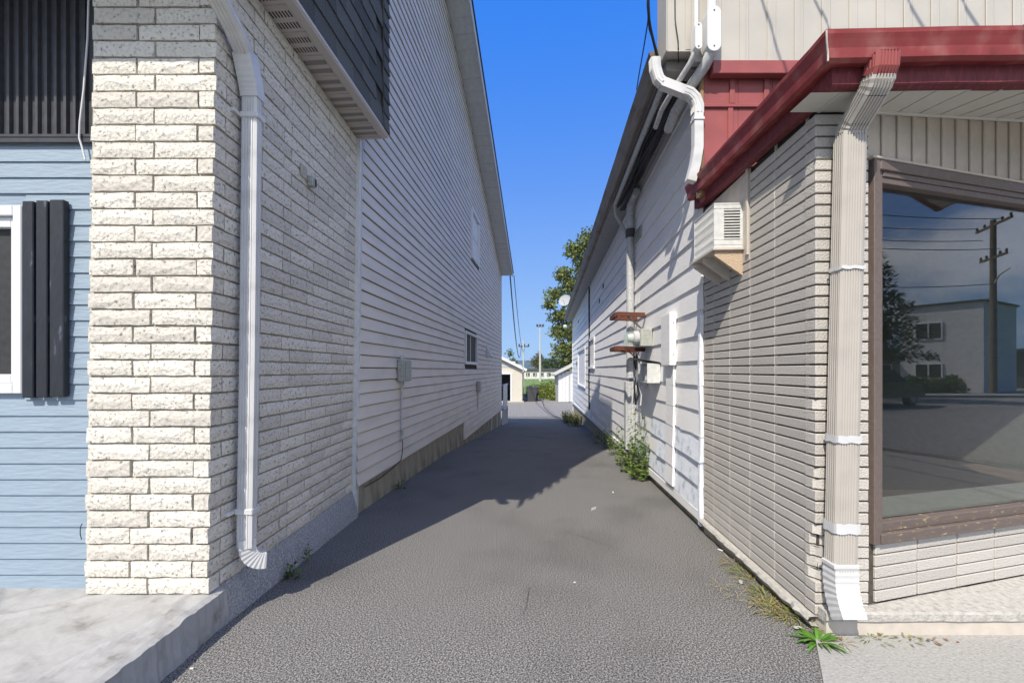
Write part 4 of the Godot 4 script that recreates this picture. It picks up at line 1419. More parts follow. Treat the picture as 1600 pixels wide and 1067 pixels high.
	for k in 4:
		st = mb()
		var pts := []
		var ax := -0.35 + 0.1 * k
		for i in 6:
			pts.append(Vector3(ax + r.randf_range(-0.03, 0.03), 0.25 - 0.15 * i, 0.04 + r.randf_range(-0.03, 0.05)))
		tube(st, pts, 0.013, 6)
		obj("lead", st, M.black_cable if k % 3 else M.galv, ln)
	st = mb()
	span(st, Vector3(-0.34, -0.22, -0.08), Vector3(-0.10, 0.12, 0.05), 0.006)
	obj("switch_box", st, M.galv, ln)
	# open panel box
	var ox := on_wall(t, 1015, 580, 0.1)
	var ob := thing("panel_box", "small open electrical box with lifted lid on the clapboard wall", "electrical box", t * Transform3D(Basis(), Vector3(ox.x, ox.y - 0.02, 0.015)))
	st = mb()
	span(st, Vector3(-0.2, -0.13, 0), Vector3(0.2, 0.12, 0.02), 0.002)
	span(st, Vector3(0.18, -0.13, 0.0202), Vector3(0.2, 0.12, 0.16), 0.002)
	span(st, Vector3(-0.2, -0.13, 0.0202), Vector3(-0.18, 0.12, 0.16), 0.002)
	span(st, Vector3(-0.18, -0.13, 0.0202), Vector3(0.18, -0.11, 0.16), 0.002)
	obj("case", st, M.white_box, ob)
	st = mb()
	bar(st, Vector3(0.0, 0.13, 0.0), Vector3(0.0, 0.18, 0.26), 0.44, 0.012, 0.002)
	obj("lid", st, M.dark_grey, ob)
	for k in 3:
		st = mb()
		span(st, Vector3(-0.15 + 0.11 * k, -0.1, 0.025), Vector3(-0.06 + 0.11 * k, 0.09, 0.13 + 0.02 * (k % 2)), 0.005)
		obj("breaker", st, [M.white_box, M.galv, M.pvc][k], ob)
	# boxed board and the plank below it
	var vx := on_wall(t, 1051, 530, 0.06)
	var vb := thing("raceway_cover", "white boxed raceway cover with screws on the clapboard wall", "cover", t * Transform3D(Basis(), Vector3(vx.x, 1.45, 0.015)))
	st = mb()
	span(st, Vector3(-0.36, 0.05, 0.0), Vector3(0.0, 0.64, 0.075), 0.006)
	obj("case", st, M.board2, vb)
	for y in [0.52, 0.17]:
		st = mb()
		cbox(st, Vector3(0.0012, y, 0.035), Vector3(0.004, 0.012, 0.012), 0.002)
		obj("screw", st, M.dark_grey, vb)
	st = mb()
	for k in 6:
		bar(st, Vector3(-0.19 + 0.01 * sin(k), 0.045 - 0.225 * k, 0.012), Vector3(-0.19 + 0.01 * sin(k + 1), 0.045 - 0.225 * (k + 1), 0.012 + 0.002 * k), 0.026, 0.29, 0.003)
	obj("plank", st, M.board2, vb)
	# satellite dish and lamp beyond
	var dh := thing("satellite_dish", "pale round satellite dish at the far end of the eave", "dish", Transform3D(Basis(), spot(883, 470, 24.2)))
	st = mb()
	var ax := Vector3(-0.45, 0.35, 0.85).normalized()
	lathe(st, Vector3.ZERO, ax, [[0.0, 0.0], [0.01, 0.14], [0.035, 0.26], [0.07, 0.36], [0.06, 0.365], [0.025, 0.26], [-0.012, 0.0]], 20)
	obj("reflector", st, M.dish_grey, dh)
	st = mb()
	tube(st, [Vector3(0, -0.2, 0), ax * 0.4 + Vector3(0, -0.12, 0)], 0.012, 6)
	tube(st, [-ax * 0.01, Vector3(0.2, -0.3, -0.1), Vector3(0.45, -0.4, 0.1)], 0.02, 6)
	obj("arm", st, M.galv, dh)
	var lm := thing("yard_lamp", "white bracket lamp on the far corner of the clapboard house", "lamp", Transform3D(Basis(), spot(893, 511, 23.7)))
	st = mb()
	tube(st, [Vector3(0.12, 0, 0), Vector3(-0.15, 0.02, 0)], 0.02, 6)
	obj("arm", st, M.galv, lm)
	st = mb()
	lathe(st, Vector3(-0.12, 0.02, 0), Vector3(-1, 0.02, 0), [[0.0, 0.03], [0.02, 0.09], [0.3, 0.11], [0.34, 0.05], [0.34, 0.0]], 14)
	obj("housing", st, M.white_box, lm)

# ---------------------------------------------------------------- right: storefront
func build_storefront() -> void:
	var tsd := frame(Vector3(1.770, 0, -3.85), Vector3(-0.0536, 0, 1.0))
	var L := 1.53 * sqrt(1 + 0.0536 * 0.0536)
	var b := thing("storefront_building", "tan brick storefront with red gutter, brown framed shop window and beige metal upper wall", "building", Transform3D(Basis(), Vector3(1.688, 0, -2.32)))
	var inv := b.transform.affine_inverse()
	var y0 := 0.085
	var ytop := 2.93
	var co := 0.0634
	var hb := 0.0535
	var st := mb()
	face(st, [Vector3(0, -0.1, -0.028), Vector3(L - 0.03, -0.1, -0.028), Vector3(L - 0.03, ytop, -0.028), Vector3(0, ytop, -0.028)], Vector3.BACK)
	var sw := obj("side_wall", st, M.tan_mortar, b, inv * tsd)
	var full_mesh: ArrayMesh
	st = mb()
	cbox(st, Vector3.ZERO, Vector3(0.3085, hb, 0.08), 0.003)
	full_mesh = st.commit()
	st = mb()
	cbox(st, Vector3.ZERO, Vector3(0.295, hb, 0.0865), 0.003)
	var corner_mesh := st.commit()
	var r := RandomNumberGenerator.new()
	r.seed = 17
	var panel := [L - 0.087 - 0.3115 * 3 + 0.0, 2.30]    # bricks stop here at the old opening
	var rows := int((ytop - y0) / co)
	for i in rows:
		var yc := y0 + co * (i + 0.5)
		for k in 5:
			var xe := L - 0.087 - 0.3115 * k - 0.0015
			var xs := xe - 0.3085
			if yc > 2.30 and k >= 2 and xs < L - 0.74: continue
			var t := Transform3D(Basis(), Vector3((xe + xs) / 2, yc, -0.04 + r.randf_range(-0.0012, 0.0012)))
			var m: Material = M["tan_brick%d" % (r.randi() % 3)]
			if xs < 0.0:
				st = mb()
				cbox(st, Vector3.ZERO, Vector3(xe, hb, 0.08), 0.003)
				t.origin.x = xe / 2
				obj("brick", st, m, sw, t)
			else:
				put("brick", full_mesh, m, sw, t)
	# flush vertical joints
	for k in 5:
		st = mb()
		var xj := L - 0.087 - 0.3115 * k
		span(st, Vector3(xj - 0.0035, y0, -0.02), Vector3(xj + 0.0005, 2.30 if k >= 2 else ytop, -0.003))
		obj("joint", st, M.tan_joint, sw)
	# narrow front return
	var tfr := frame(Vector3(1.688, 0, -2.32), Vector3.RIGHT)
	st = mb()
	face(st, [Vector3(0.03, -0.1, -0.028), Vector3(0.33, -0.1, -0.028), Vector3(0.33, ytop, -0.028), Vector3(0.03, ytop, -0.028)], Vector3.BACK)
	var fw := obj("front_return", st, M.tan_mortar, b, inv * tfr)
	for i in rows:
		var yc := y0 + co * (i + 0.5)
		var chip: bool = i in [3, 4, 5, 6, 7, 11, 12, 18]
		if chip:
			var cut: float = {3: 0.05, 4: 0.06, 5: 0.055, 6: 0.06, 7: 0.035, 11: 0.03, 12: 0.022, 18: 0.028}[i]
			var cb := mb()
			var foot := [Vector2(cut + r.randf_range(-0.01, 0.01), 0.0), Vector2(0.295, 0.0), Vector2(0.295, -0.0865), Vector2(0.0, -0.0865), Vector2(0.0, -cut * r.randf_range(0.7, 1.2)), Vector2(cut * 0.45, -cut * 0.6 + r.randf_range(-0.008, 0.004))]
			var lo := []
			var hi := []
			for v in foot:
				lo.append(Vector3(v.x, yc - hb / 2, v.y)); hi.append(Vector3(v.x + (r.randf_range(-0.008, 0.008) if v.x < 0.1 and v.x > 0.001 else 0.0), yc + hb / 2, v.y))
			face(cb, [hi[0], hi[1], hi[2], hi[3], hi[4], hi[5]], UP)
			face(cb, [lo[0], lo[1], lo[2], lo[3], lo[4], lo[5]], Vector3.DOWN)
			for u in 6:
				var e0: Vector3 = lo[u]
				var e1: Vector3 = lo[(u + 1) % 6]
				var outw := Vector3((e1 - e0).z, 0, -(e1 - e0).x)
				if outw.dot((e0 + e1) / 2 - Vector3(0.16, yc, -0.05)) < 0: outw = -outw
				face(cb, [lo[u], lo[(u + 1) % 6], hi[(u + 1) % 6], hi[u]], outw)
			obj("brick", cb, M.tan_brick2, fw)
		else:
			put("brick", corner_mesh, M["tan_brick%d" % (r.randi() % 3)], fw, Transform3D(Basis(), Vector3(0.1475, yc, -0.0433 + r.randf_range(-0.001, 0.001))))
	st = mb()
	span(st, Vector3(0.032, y0, -0.086), Vector3(0.29, ytop, -0.030))
	obj("return_core", st, M.tan_mortar, fw)
	# stone ledge and base below the side wall
	st = mb()
	var nf := FastNoiseLite.new()
	nf.seed = 6
	nf.frequency = 5.0
	var n := 40
	for i in n:
		var pts := []
		for s in [i, i + 1]:
			var x: float = L * s / n + 0.0
			var o := 0.05 + 0.016 * nf.get_noise_2d(x * 2.0, 1.0)
			pts.append([Vector3(x, y0 - 0.002, -0.02), Vector3(x, y0 - 0.006 + 0.006 * nf.get_noise_2d(x * 2, 9), o - 0.012), Vector3(x, y0 - 0.025 + 0.008 * nf.get_noise_2d(x * 3, 4), o), Vector3(x, y0 - 0.055 + 0.008 * nf.get_noise_2d(x * 3, 14), o - 0.02), Vector3(x, y0 - 0.06, -0.02)])
		for k in 4: face(st, [pts[0][k], pts[1][k], pts[1][k + 1], pts[0][k + 1]], [UP, Vector3(0, 1, 1), Vector3(0, -0.3, 1), Vector3.DOWN][k])
	obj("stone_ledge", st, M.concrete, b, inv * tsd)
	st = mb()
	face(st, [Vector3(0, -0.2, 0.0), Vector3(L - 0.02, -0.2, 0.0), Vector3(L - 0.02, y0, 0.0), Vector3(0, y0, 0.0)], Vector3.BACK)
	obj("base", st, M.foundation, b, inv * tsd)
	# angled wall under the window
	var tw := frame(Vector3(2.0, 0, -2.33), Vector3(0.967, 0, -0.253))
	st = mb()
	span(st, Vector3(-0.02, 0.0, -0.12), Vector3(3.2, 0.478, -0.012))
	var aw := obj("angled_wall", st, M.tan_mortar, b, inv * tw)
	var c2 := 0.0668
	st = mb()
	cbox(st, Vector3.ZERO, Vector3(0.322, c2 - 0.008, 0.07), 0.003)
	var am := st.commit()
	for i in 5:
		for k in 9:
			put("brick", am, M["tan_brick%d" % (r.randi() % 3)], aw, Transform3D(Basis(), Vector3(0.20 + 0.332 * k, 0.144 + c2 * (i + 0.5), -0.035 + r.randf_range(-0.001, 0.001))))
	# window frame of several members
	var wf := part("shop_window", b, inv * tw)
	var yb := 0.48
	var yt := 2.62
	var W := 2.6
	st = mb()
	span(st, Vector3(0.0, yb, -0.07), Vector3(0.045, yt, 0.022), 0.003)
	span(st, Vector3(0.0455, yb + 0.055, -0.06), Vector3(0.082, yt - 0.05, 0.008), 0.003)
	obj("jamb", st, M.brown_frame, wf)
	st = mb()
	span(st, Vector3(W - 0.08, yb + 0.055, -0.06), Vector3(W, yt - 0.05, 0.01), 0.003)
	obj("jamb", st, M.brown_frame, wf)
	st = mb()
	span(st, Vector3(0.046, yb, -0.07), Vector3(W, yb + 0.058, 0.03), 0.004)
	span(st, Vector3(0.083, yb + 0.059, -0.06), Vector3(W - 0.081, yb + 0.112, 0.006), 0.003)
	obj("sill_rail", st, M.brown_sill, wf)
	st = mb()
	span(st, Vector3(0.046, yt - 0.055, -0.07), Vector3(W, yt, 0.024), 0.004)
	span(st, Vector3(0.083, yt - 0.085, -0.06), Vector3(W - 0.081, yt - 0.0555, 0.012), 0.003)
	span(st, Vector3(0.083, yt - 0.12, -0.06), Vector3(W - 0.081, yt - 0.0855, 0.004), 0.003)
	obj("head_rail", st, M.brown_frame, wf)
	st = mb()
	span(st, Vector3(0.083, yb + 0.113, -0.047), Vector3(W - 0.081, yt - 0.121, -0.041))
	obj("pane", st, M.glass, wf)
	# vertical panels above the window, drip strip
	for k in 22:
		st = mb()
		var xa := -0.01 + 0.12 * k
		var hgt := 2.886 + 0.114 * maxf(0.0, xa + 0.1)
		span(st, Vector3(xa, yt + 0.015, -0.04), Vector3(xa + 0.118, hgt, -0.004 + (0.0 if k % 1 else 0.0)))
		span(st, Vector3(xa + 0.09, yt + 0.015, -0.0035), Vector3(xa + 0.114, hgt, 0.008), 0.003)
		obj("wall_panel", st, M.tan_panel, wf)
	st = mb()
	span(st, Vector3(-0.02, yt + 0.001, -0.03), Vector3(W, yt + 0.0145, 0.03), 0.003)
	obj("drip_strip", st, M.tan_panel, wf)
	# ledge in front of the window
	st = mb()
	var A := Vector3(1.70, 0.14, -2.262)
	var B := Vector3(6.0, 0.14, -2.262)
	var C := tw * Vector3(3.2, 0.14, 0.0)
	var D := Vector3(1.98, 0.14, -2.325)
	var E := Vector3(1.70, 0.14, -2.318)
	face(st, [A, B, Vector3(6.0, 0.14, -3.2), C, D, E], UP)
	for i in 60:
		var xa := 1.70 + 4.3 * i / 60.0
		var xb := 1.70 + 4.3 * (i + 1) / 60.0
		var za := -2.262 + 0.006 * nf.get_noise_2d(xa * 3, 3)
		var zb := -2.262 + 0.006 * nf.get_noise_2d(xb * 3, 3)
		face(st, [Vector3(xa, 0.14, -2.262), Vector3(xb, 0.14, -2.262), Vector3(xb, 0.128, zb + 0.004), Vector3(xa, 0.128, za + 0.004)], Vector3(0, 1, 1))
		face(st, [Vector3(xa, 0.128, za + 0.004), Vector3(xb, 0.128, zb + 0.004), Vector3(xb, 0.092 + 0.006 * nf.get_noise_2d(xb * 4, 30), zb + 0.004), Vector3(xa, 0.092 + 0.006 * nf.get_noise_2d(xa * 4, 30), za + 0.004)], Vector3.BACK)
	face(st, [A, E, E - Vector3(0, 0.06, 0), A - Vector3(0, 0.06, 0)], Vector3.LEFT)
	obj("window_ledge", st, M.concrete, b, inv)
	st = mb()
	span(st, Vector3(1.712, -0.1, -2.60), Vector3(6.0, 0.088, -2.270), 0.004)
	obj("plinth", st, M.tan_paint, b, inv)
	# old opening filled with board behind the air conditioner
	st = mb()
	span(st, Vector3(0.02, 2.30, -0.015), Vector3(L - 0.72, 2.92, -0.004), 0.002)
	obj("filler_board", st, M.tan_paint, b, inv * tsd)
	st = mb()
	span(st, Vector3(L - 0.75, 2.29, -0.0035), Vector3(L - 0.722, 2.93, 0.014), 0.003)
	obj("filler_trim", st, M.tan_paint, b, inv * tsd)
	# red fascia and gutter: along the side and round the front
	var fo := -0.30
	var s_out := func(d: float, o: float) -> float: return 1.564 - o + 0.0536 * d
	var gpts := func(o: float, y: float) -> Array:
		return [Vector3(s_out.call(3.92, o), y + 0.07, -3.92), Vector3(s_out.call(3.0, o), y + 0.03, -3.0), Vector3(s_out.call(2.32 - 0.15 - o, o), y, -(2.32 - 0.15 - o)), Vector3(3.2, y, -(2.32 - 0.15 - o) + 0.045), Vector3(4.3, y, -(2.32 - 0.15 - o) + 0.07)]
	var strip := func(sti: SurfaceTool, prof: Array):
		for k in prof.size() - 1:
			var P: Array = gpts.call(prof[k][0], prof[k][1])
			var Q: Array = gpts.call(prof[k + 1][0], prof[k + 1][1])
			for s in P.size() - 1:
				var sub := 8
				for u in sub:
					var a0: Vector3 = P[s].lerp(P[s + 1], float(u) / sub)
					var a1: Vector3 = P[s].lerp(P[s + 1], float(u + 1) / sub)
					var b0: Vector3 = Q[s].lerp(Q[s + 1], float(u) / sub)
					var b1: Vector3 = Q[s].lerp(Q[s + 1], float(u + 1) / sub)
					var wob := func(v: Vector3) -> Vector3: return v + Vector3(0, 0.007 * nf.get_noise_2d(v.x * 0.8 + v.z * 0.7, 7.0), 0)
					face(sti, [wob.call(a0), wob.call(a1), wob.call(b1), wob.call(b0)], Vector3(-0.6, -0.25, 0.8) if prof[k][0] != prof[k + 1][0] or true else UP)
	st = mb()
	strip.call(st, [[0.062, 2.972], [0.105, 2.962], [0.125, 2.975], [0.13, 3.02], [0.142, 3.055], [0.150, 3.075], [0.152, 3.095], [0.142, 3.10], [0.142, 3.085]])
	# close the far end
	var ends := []
	for q in [[0.062, 2.972], [0.105, 2.962], [0.125, 2.975], [0.13, 3.02], [0.142, 3.055], [0.152, 3.095], [0.062, 3.095]]: ends.append(gpts.call(q[0], q[1])[0])
	face(st, ends, Vector3(0, 0, -1))
	obj("gutter", st, M.red_metal, b, inv)
	# overlapping seam, rivet and the caulked mitre of the gutter
	st = mb()
	for q in [[0.1565, 3.0985, 0.1545, 3.076], [0.1545, 3.075, 0.1465, 3.056], [0.1465, 3.055, 0.1345, 3.021], [0.1345, 3.020, 0.1295, 2.977]]:
		var za: float = -(2.32 - 0.15 - q[0]) + 0.02
		var zb: float = -(2.32 - 0.15 - q[2]) + 0.02
		face(st, [Vector3(2.44, q[1], za), Vector3(2.475, q[1], za), Vector3(2.475, q[3], zb), Vector3(2.44, q[3], zb)], Vector3.BACK)
	obj("gutter_seam", st, M.red_metal, b, inv)
	st = mb()
	var ck := []
	for k in 10:
		var yy := 2.958 + 0.0145 * k
		var oo := 0.128 + 0.026 * smoothstep(2.98, 3.09, yy)
		ck.append(Vector3(s_out.call(2.17 - oo, oo) - 0.001 + 0.003 * nf.get_noise_2d(yy * 60, 3), yy, -(2.17 - oo) + 0.001))
	tube(st, ck, 0.0045, 6)
	obj("mitre_caulk", st, M.tan_paint, b, inv)
	st = mb()
	strip.call(st, [[0.0, 2.885], [0.052, 2.885], [0.060, 2.89], [0.060, 3.09]])
	obj("fascia", st, M.red_wood, b, inv)
	# soffit in front of the window, in panels
	var sf := part("front_soffit", b, inv)
	for k in 17:
		var xa := 1.55 + 0.16 * k
		var xb := xa + 0.157
		var zi := func(x: float) -> float: return -2.33 if x < 2.0 else -2.33 - (x - 2.0) * 0.262
		var yi := func(x: float) -> float: return 2.887 if x < 2.0 else 2.887 + (x - 2.0) * 0.118
		st = mb()
		# each panel runs back at a slant
		var sl := 0.16
		face(st, [Vector3(xa, 2.886, -2.165 + 0.027 * (xa - 1.52)), Vector3(xb, 2.886, -2.165 + 0.027 * (xb - 1.52)), Vector3(xb - sl * 0.0, yi.call(xb), zi.call(xb)), Vector3(xa, yi.call(xa), zi.call(xa))], Vector3.DOWN)
		bar(st, Vector3(xb + 0.0015, 2.884, -2.166 + 0.027 * (xb - 1.52)), Vector3(xb + 0.0015, yi.call(xb) - 0.003, zi.call(xb) + 0.004), 0.016, 0.006)
		obj("soffit_panel", st, M.beige_soffit, sf)
	st = mb()
	bar(st, tw * Vector3(-0.02, 2.882, 0.012), tw * Vector3(2.6, 2.882 + 0.114 * 2.62, 0.012), 0.02, 0.022, 0.003)
	obj("soffit_trim", st, M.beige_soffit, sf)
	# low roof behind the gutter
	st = mb()
	face(st, [Vector3(s_out.call(2.0, 0.13), 3.07, -2.03), Vector3(4.3, 3.07, -1.96), Vector3(4.3, 3.3, -3.64), Vector3(s_out.call(3.64, 0.05), 3.25, -3.64)], UP)
	face(st, [Vector3(s_out.call(2.0, 0.13), 3.07, -2.03), Vector3(s_out.call(3.64, 0.05), 3.25, -3.64), Vector3(s_out.call(3.92, 0.06), 3.12, -3.92), Vector3(s_out.call(3.0, 0.13), 3.09, -3.0)], UP)
	obj("low_roof", st, M.roof_dark, b, inv)
	# red panel wall above the low roof
	var rp := part("red_wall", b, inv)
	for k in 5:
		st = mb()
		var xa := 1.685 + 0.30 * k
		span(st, Vector3(xa, 2.95, -3.75), Vector3(xa + 0.298, 4.105, -3.66), 0.002)
		span(st, Vector3(xa + 0.205, 2.95, -3.6595), Vector3(xa + 0.25, 3.74, -3.645), 0.004)
		span(st, Vector3(xa + 0.22, 3.775, -3.6595), Vector3(xa + 0.265, 4.0, -3.645), 0.004)
		obj("red_panel", st, M.red_panel, rp)
	st = mb()
	span(st, Vector3(1.675, 3.742, -3.6593), Vector3(3.2, 3.773, -3.640), 0.004)
	obj("rail", st, M.red_panel, rp)
	st = mb()
	span(st, Vector3(1.72, 3.985, -3.64), Vector3(3.4, 4.10, -3.57), 0.005)
	obj("cap_board", st, M.red_panel, rp)
	st = mb()
	span(st, Vector3(1.648, 2.98, -3.74), Vector3(1.682, 4.1, -3.652), 0.005)
	obj("edge_post", st, M.bare_wood, rp)
	# beige metal parapet in vertical sheets
	var bw := part("metal_parapet", b, inv)
	var xs := 1.338
	for k in 14:
		var xa := xs + 0.235 * k
		var yb2 := 4.20 if xa < 1.5 else 4.106
		st = mb()
		span(st, Vector3(xa, yb2, -3.66), Vector3(xa + 0.233, 7.6, -3.600))
		span(st, Vector3(xa + 0.155, yb2, -3.5995), Vector3(xa + 0.205, 7.6, -3.588), 0.004)
		obj("metal_sheet", st, M.beige_metal, bw)
	st = mb()
	span(st, Vector3(xs + 0.001, 4.21, -3.80), Vector3(4.6, 7.59, -3.661))
	obj("parapet_back", st, M.beige_metal, bw)
	st = mb()
	span(st, Vector3(xs, 4.185, -3.605), Vector3(1.58, 4.199, -3.590), 0.003)
	span(st, Vector3(xs - 0.012, 4.19, -3.81), Vector3(xs - 0.001, 7.6, -3.585), 0.003)
	obj("edge_flashing", st, M.beige_metal, bw)
	# dark boxed underside of the parapet over the eave
	st = mb()
	span(st, Vector3(xs + 0.03, 4.10, -3.84), Vector3(1.66, 4.183, -3.70), 0.003)
	obj("underside", st, M.old_gutter, bw)
	# room behind the window
	var rm := part("shop_room", b, inv)
	var plan := [Vector2(2.03, -2.44), Vector2(6.4, -3.60), Vector2(6.4, -9.0), Vector2(2.55, -9.0), Vector2(2.09, -3.95), Vector2(1.95, -3.9), Vector2(1.88, -2.44)]
	for lvl in [[0.25, "floor", Vector3.UP], [2.95, "ceiling", Vector3.DOWN]]:
		st = mb()
		var pts := []
		for v in plan: pts.append(Vector3(v.x, lvl[0], v.y))
		face(st, pts, lvl[2])
		obj(lvl[1], st, M.room_floor if lvl[1] == "floor" else M.room, rm)
	for k in range(1, 6):
		st = mb()
		var va: Vector2 = plan[k]
		var vb: Vector2 = plan[k + 1]
		face(st, [Vector3(va.x, 0.2, va.y), Vector3(vb.x, 0.2, vb.y), Vector3(vb.x, 3.0, vb.y), Vector3(va.x, 3.0, va.y)], Vector3(4.5 - (va.x + vb.x) / 2, 0, -5.0 - (va.y + vb.y) / 2))
		obj("wall", st, M.room, rm)
	st = mb()
	span(st, Vector3(0.05, 0.50, -0.36), Vector3(2.7, 0.59, -0.075), 0.004, tw)
	obj("display_sill", st, M.sill_green, rm)
	st = mb()
	span(st, Vector3(2.5, 0.6, -2.0), Vector3(2.62, 2.9, -0.12), 0.01, tw)
	obj("partition", st, M.sill_green, rm)

	# window air conditioner
	var xa0 := on_wall(tsd, 1160, 350).x
	var ac := thing("air_conditioner", "white window air conditioner jutting from the tan brick side wall", "air conditioner", tsd * Transform3D(Basis(), Vector3(xa0 - 0.40, 2.37, 0)))
	var dp := 0.205
	st = mb()
	span(st, Vector3(0, 0.0, -0.05), Vector3(0.40, 0.02, dp), 0.004)
	span(st, Vector3(0, 0.325, -0.05), Vector3(0.40, 0.34, dp), 0.004)
	span(st, Vector3(0.0, 0.0205, -0.05), Vector3(0.012, 0.3245, dp), 0.003)
	span(st, Vector3(0.385, 0.0205, -0.05), Vector3(0.40, 0.06, dp), 0.003)
	span(st, Vector3(0.385, 0.295, -0.05), Vector3(0.40, 0.3245, dp), 0.003)
	span(st, Vector3(0.385, 0.0605, 0.13), Vector3(0.40, 0.2945, dp), 0.003)
	span(st, Vector3(0.385, 0.0605, -0.05), Vector3(0.40, 0.2945, 0.012), 0.003)
	obj("case", st, M.white_box, ac)
	st = mb()
	span(st, Vector3(0.372, 0.06, 0.0), Vector3(0.376, 0.30, 0.13))
	obj("louvre_backing", st, M.vent_dark, ac)
	for k in 11:
		st = mb()
		bar(st, Vector3(0.391, 0.072 + 0.0215 * k, 0.012), Vector3(0.391, 0.072 + 0.0215 * k, 0.13), 0.014, 0.009)
		obj("louvre", st, M.white_box, ac)
	st = mb()
	span(st, Vector3(0.014, 0.022, dp - 0.03), Vector3(0.384, 0.323, dp - 0.01))
	obj("coil", st, M.coil, ac)
	st = mb()
	for k in 17: span(st, Vector3(0.02 + 0.0215 * k, 0.022, dp - 0.0095), Vector3(0.023 + 0.0215 * k, 0.323, dp - 0.002))
	for k in 4: span(st, Vector3(0.014, 0.06 + 0.07 * k, dp - 0.0015), Vector3(0.384, 0.063 + 0.07 * k, dp + 0.0005))
	obj("grille", st, M.galv, ac)
	var sup := thing("support_shelf", "rust stained angled shelf holding up the air conditioner", "shelf", tsd * Transform3D(Basis(), Vector3(xa0 - 0.42, 2.36, 0)))
	st = mb()
	span(st, Vector3(-0.02, -0.014, 0), Vector3(0.45, 0.006, dp + 0.02), 0.003)
	obj("shelf_board", st, M.tan_paint, sup)
	for x in [0.02, 0.2, 0.40]:
		st = mb()
		for g in [[Vector3(x, -0.015, 0.0), Vector3(x, -0.015, dp), Vector3(x, -0.05, dp), Vector3(x, -0.20, 0.0)]]:
			var q := []
			for p in g: q.append(p + Vector3(0.028, 0, 0))
			face(st, g, Vector3.LEFT)
			face(st, q, Vector3.RIGHT)
			for s in 4: face(st, [g[s], g[(s + 1) % 4], q[(s + 1) % 4], q[s]], [UP, Vector3.BACK, Vector3(0, -1, 0.6), Vector3.FORWARD][s])
		obj("bracket", st, M.tan_rust if x > 0.3 else M.tan_paint, sup)

	# cream downspout with white tape
	var dn := thing("downspout", "cream corrugated downspout with white tape in front of the shop window", "downspout", Transform3D(Basis(), Vector3(1.77, 0, -2.24)))
	var iv := dn.transform.affine_inverse()
	var sd := Vector3.RIGHT
	st = mb()
	var pth := [Vector3(1.815, 2.99, -2.045), Vector3(1.815, 2.93, -2.05), Vector3(1.815, 2.905, -2.065)]
	sweep(st, pth, ribbed(0.115, 0.09, 6, 0.005), sd)
	obj("outlet", st, M.red_panel, dn, iv)
	st = mb()
	pth = []
	for k in 21:
		var a := k / 20.0
		pth.append(Vector3(1.815, lerpf(2.905, 2.70, a) , -2.065 - 0.175 * smoothstep(0.0, 1.0, a)))
	sweep(st, pth.slice(0, 7), ribbed(0.118, 0.09, 6, 0.006), sd, true, true, 0.04)
	sweep(st, pth.slice(6, 15), ribbed(0.118, 0.09, 6, 0.006), sd)
	sweep(st, pth.slice(14), ribbed(0.118, 0.09, 6, 0.006), sd, true, true, 0.04)
	obj("offset", st, M.cream_pipe, dn, iv)
	st = mb()
	sweep(st, [Vector3(1.815, 2.71, -2.24), Vector3(1.785, EYE, -2.24), Vector3(1.763, 0.38, -2.24)], ribbed(0.122, 0.09, 7, 0.005), sd)
	obj("pipe", st, M.cream_pipe, dn, iv)
	for q in [[1.99, 0.018, 1.797], [1.085, 0.04, 1.777], [0.615, 0.055, 1.767]]:
		st = mb()
		var cy: float = q[0]
		var hh: float = q[1]
		var ring := []
		for u in 24:
			var a := TAU * u / 24.0
			var sx := clampf(cos(a) * 1.35, -1, 1) * 0.066
			var sz := clampf(sin(a) * 1.35, -1, 1) * 0.050
			ring.append([Vector3(q[2] + sx, cy - hh / 2 - 0.0035 * sin(u * 1.9), -2.24 + sz), Vector3(q[2] + sx, cy + hh / 2 + 0.003 * sin(u * 2.3 + 1), -2.24 + sz)])
		for u in 24:
			var A2 = ring[u]
			var B2 = ring[(u + 1) % 24]
			face(st, [A2[0], B2[0], B2[1], A2[1]], (A2[0] + B2[0]) / 2 - Vector3(q[2], cy, -2.24))
		obj("tape", st, M.white_tape, dn, iv)
	st = mb()
	pth = [Vector3(1.763, 0.40, -2.24), Vector3(1.762, 0.33, -2.238), Vector3(1.760, 0.27, -2.225), Vector3(1.757, 0.215, -2.20), Vector3(1.755, 0.165, -2.17), Vector3(1.754, 0.155, -2.162)]
	var fine := [pth[0]]
	for k in 17:
		var f := 4.0 * k / 16.0
		var i0 := mini(3, int(f))
		fine.append((pth[i0 + 0] as Vector3).lerp(pth[i0 + 1], f - i0) - Vector3(0, 0.012, 0))
	sweep(st, fine, rect(0.128, 0.092), sd, false, true, 0.045)
	span(st, Vector3(1.695, 0.40, -2.29), Vector3(1.829, 0.425, -2.192), 0.004)
	obj("elbow", st, M.white_tape, dn, iv)

	# white downspout from the eave to the low roof
	var wd := thing("downspout", "white downspout bending from the grey eave to the red gutter", "downspout", Transform3D(Basis(), spot(1090, 270, 3.86)))
	iv = wd.transform.affine_inverse()
	var fr := Vector3(0, 0, 1)
	st = mb()
	sweep(st, [spot(1023, 92, 3.66), spot(1024, 108, 3.66), spot(1029, 124, 3.66), spot(1036, 131, 3.66)], ribbed(0.07, 0.085, 3, 0.004), fr)
	obj("elbow", st, M.white_metal, wd, iv)
	st = mb()
	sweep(st, [spot(1034, 130, 3.66), spot(1070, 144, 3.66)], rect(0.07, 0.08), fr)
	obj("crossing_pipe", st, M.white_metal, wd, iv)
	st = mb()
	sweep(st, [spot(1069, 143.5, 3.66), spot(1078, 147, 3.66), spot(1086, 155, 3.66), spot(1090, 166, 3.66), spot(1090, 178, 3.66)], ribbed(0.075, 0.09, 3, 0.004), fr)
	obj("elbow", st, M.white_metal, wd, iv)
	st = mb()
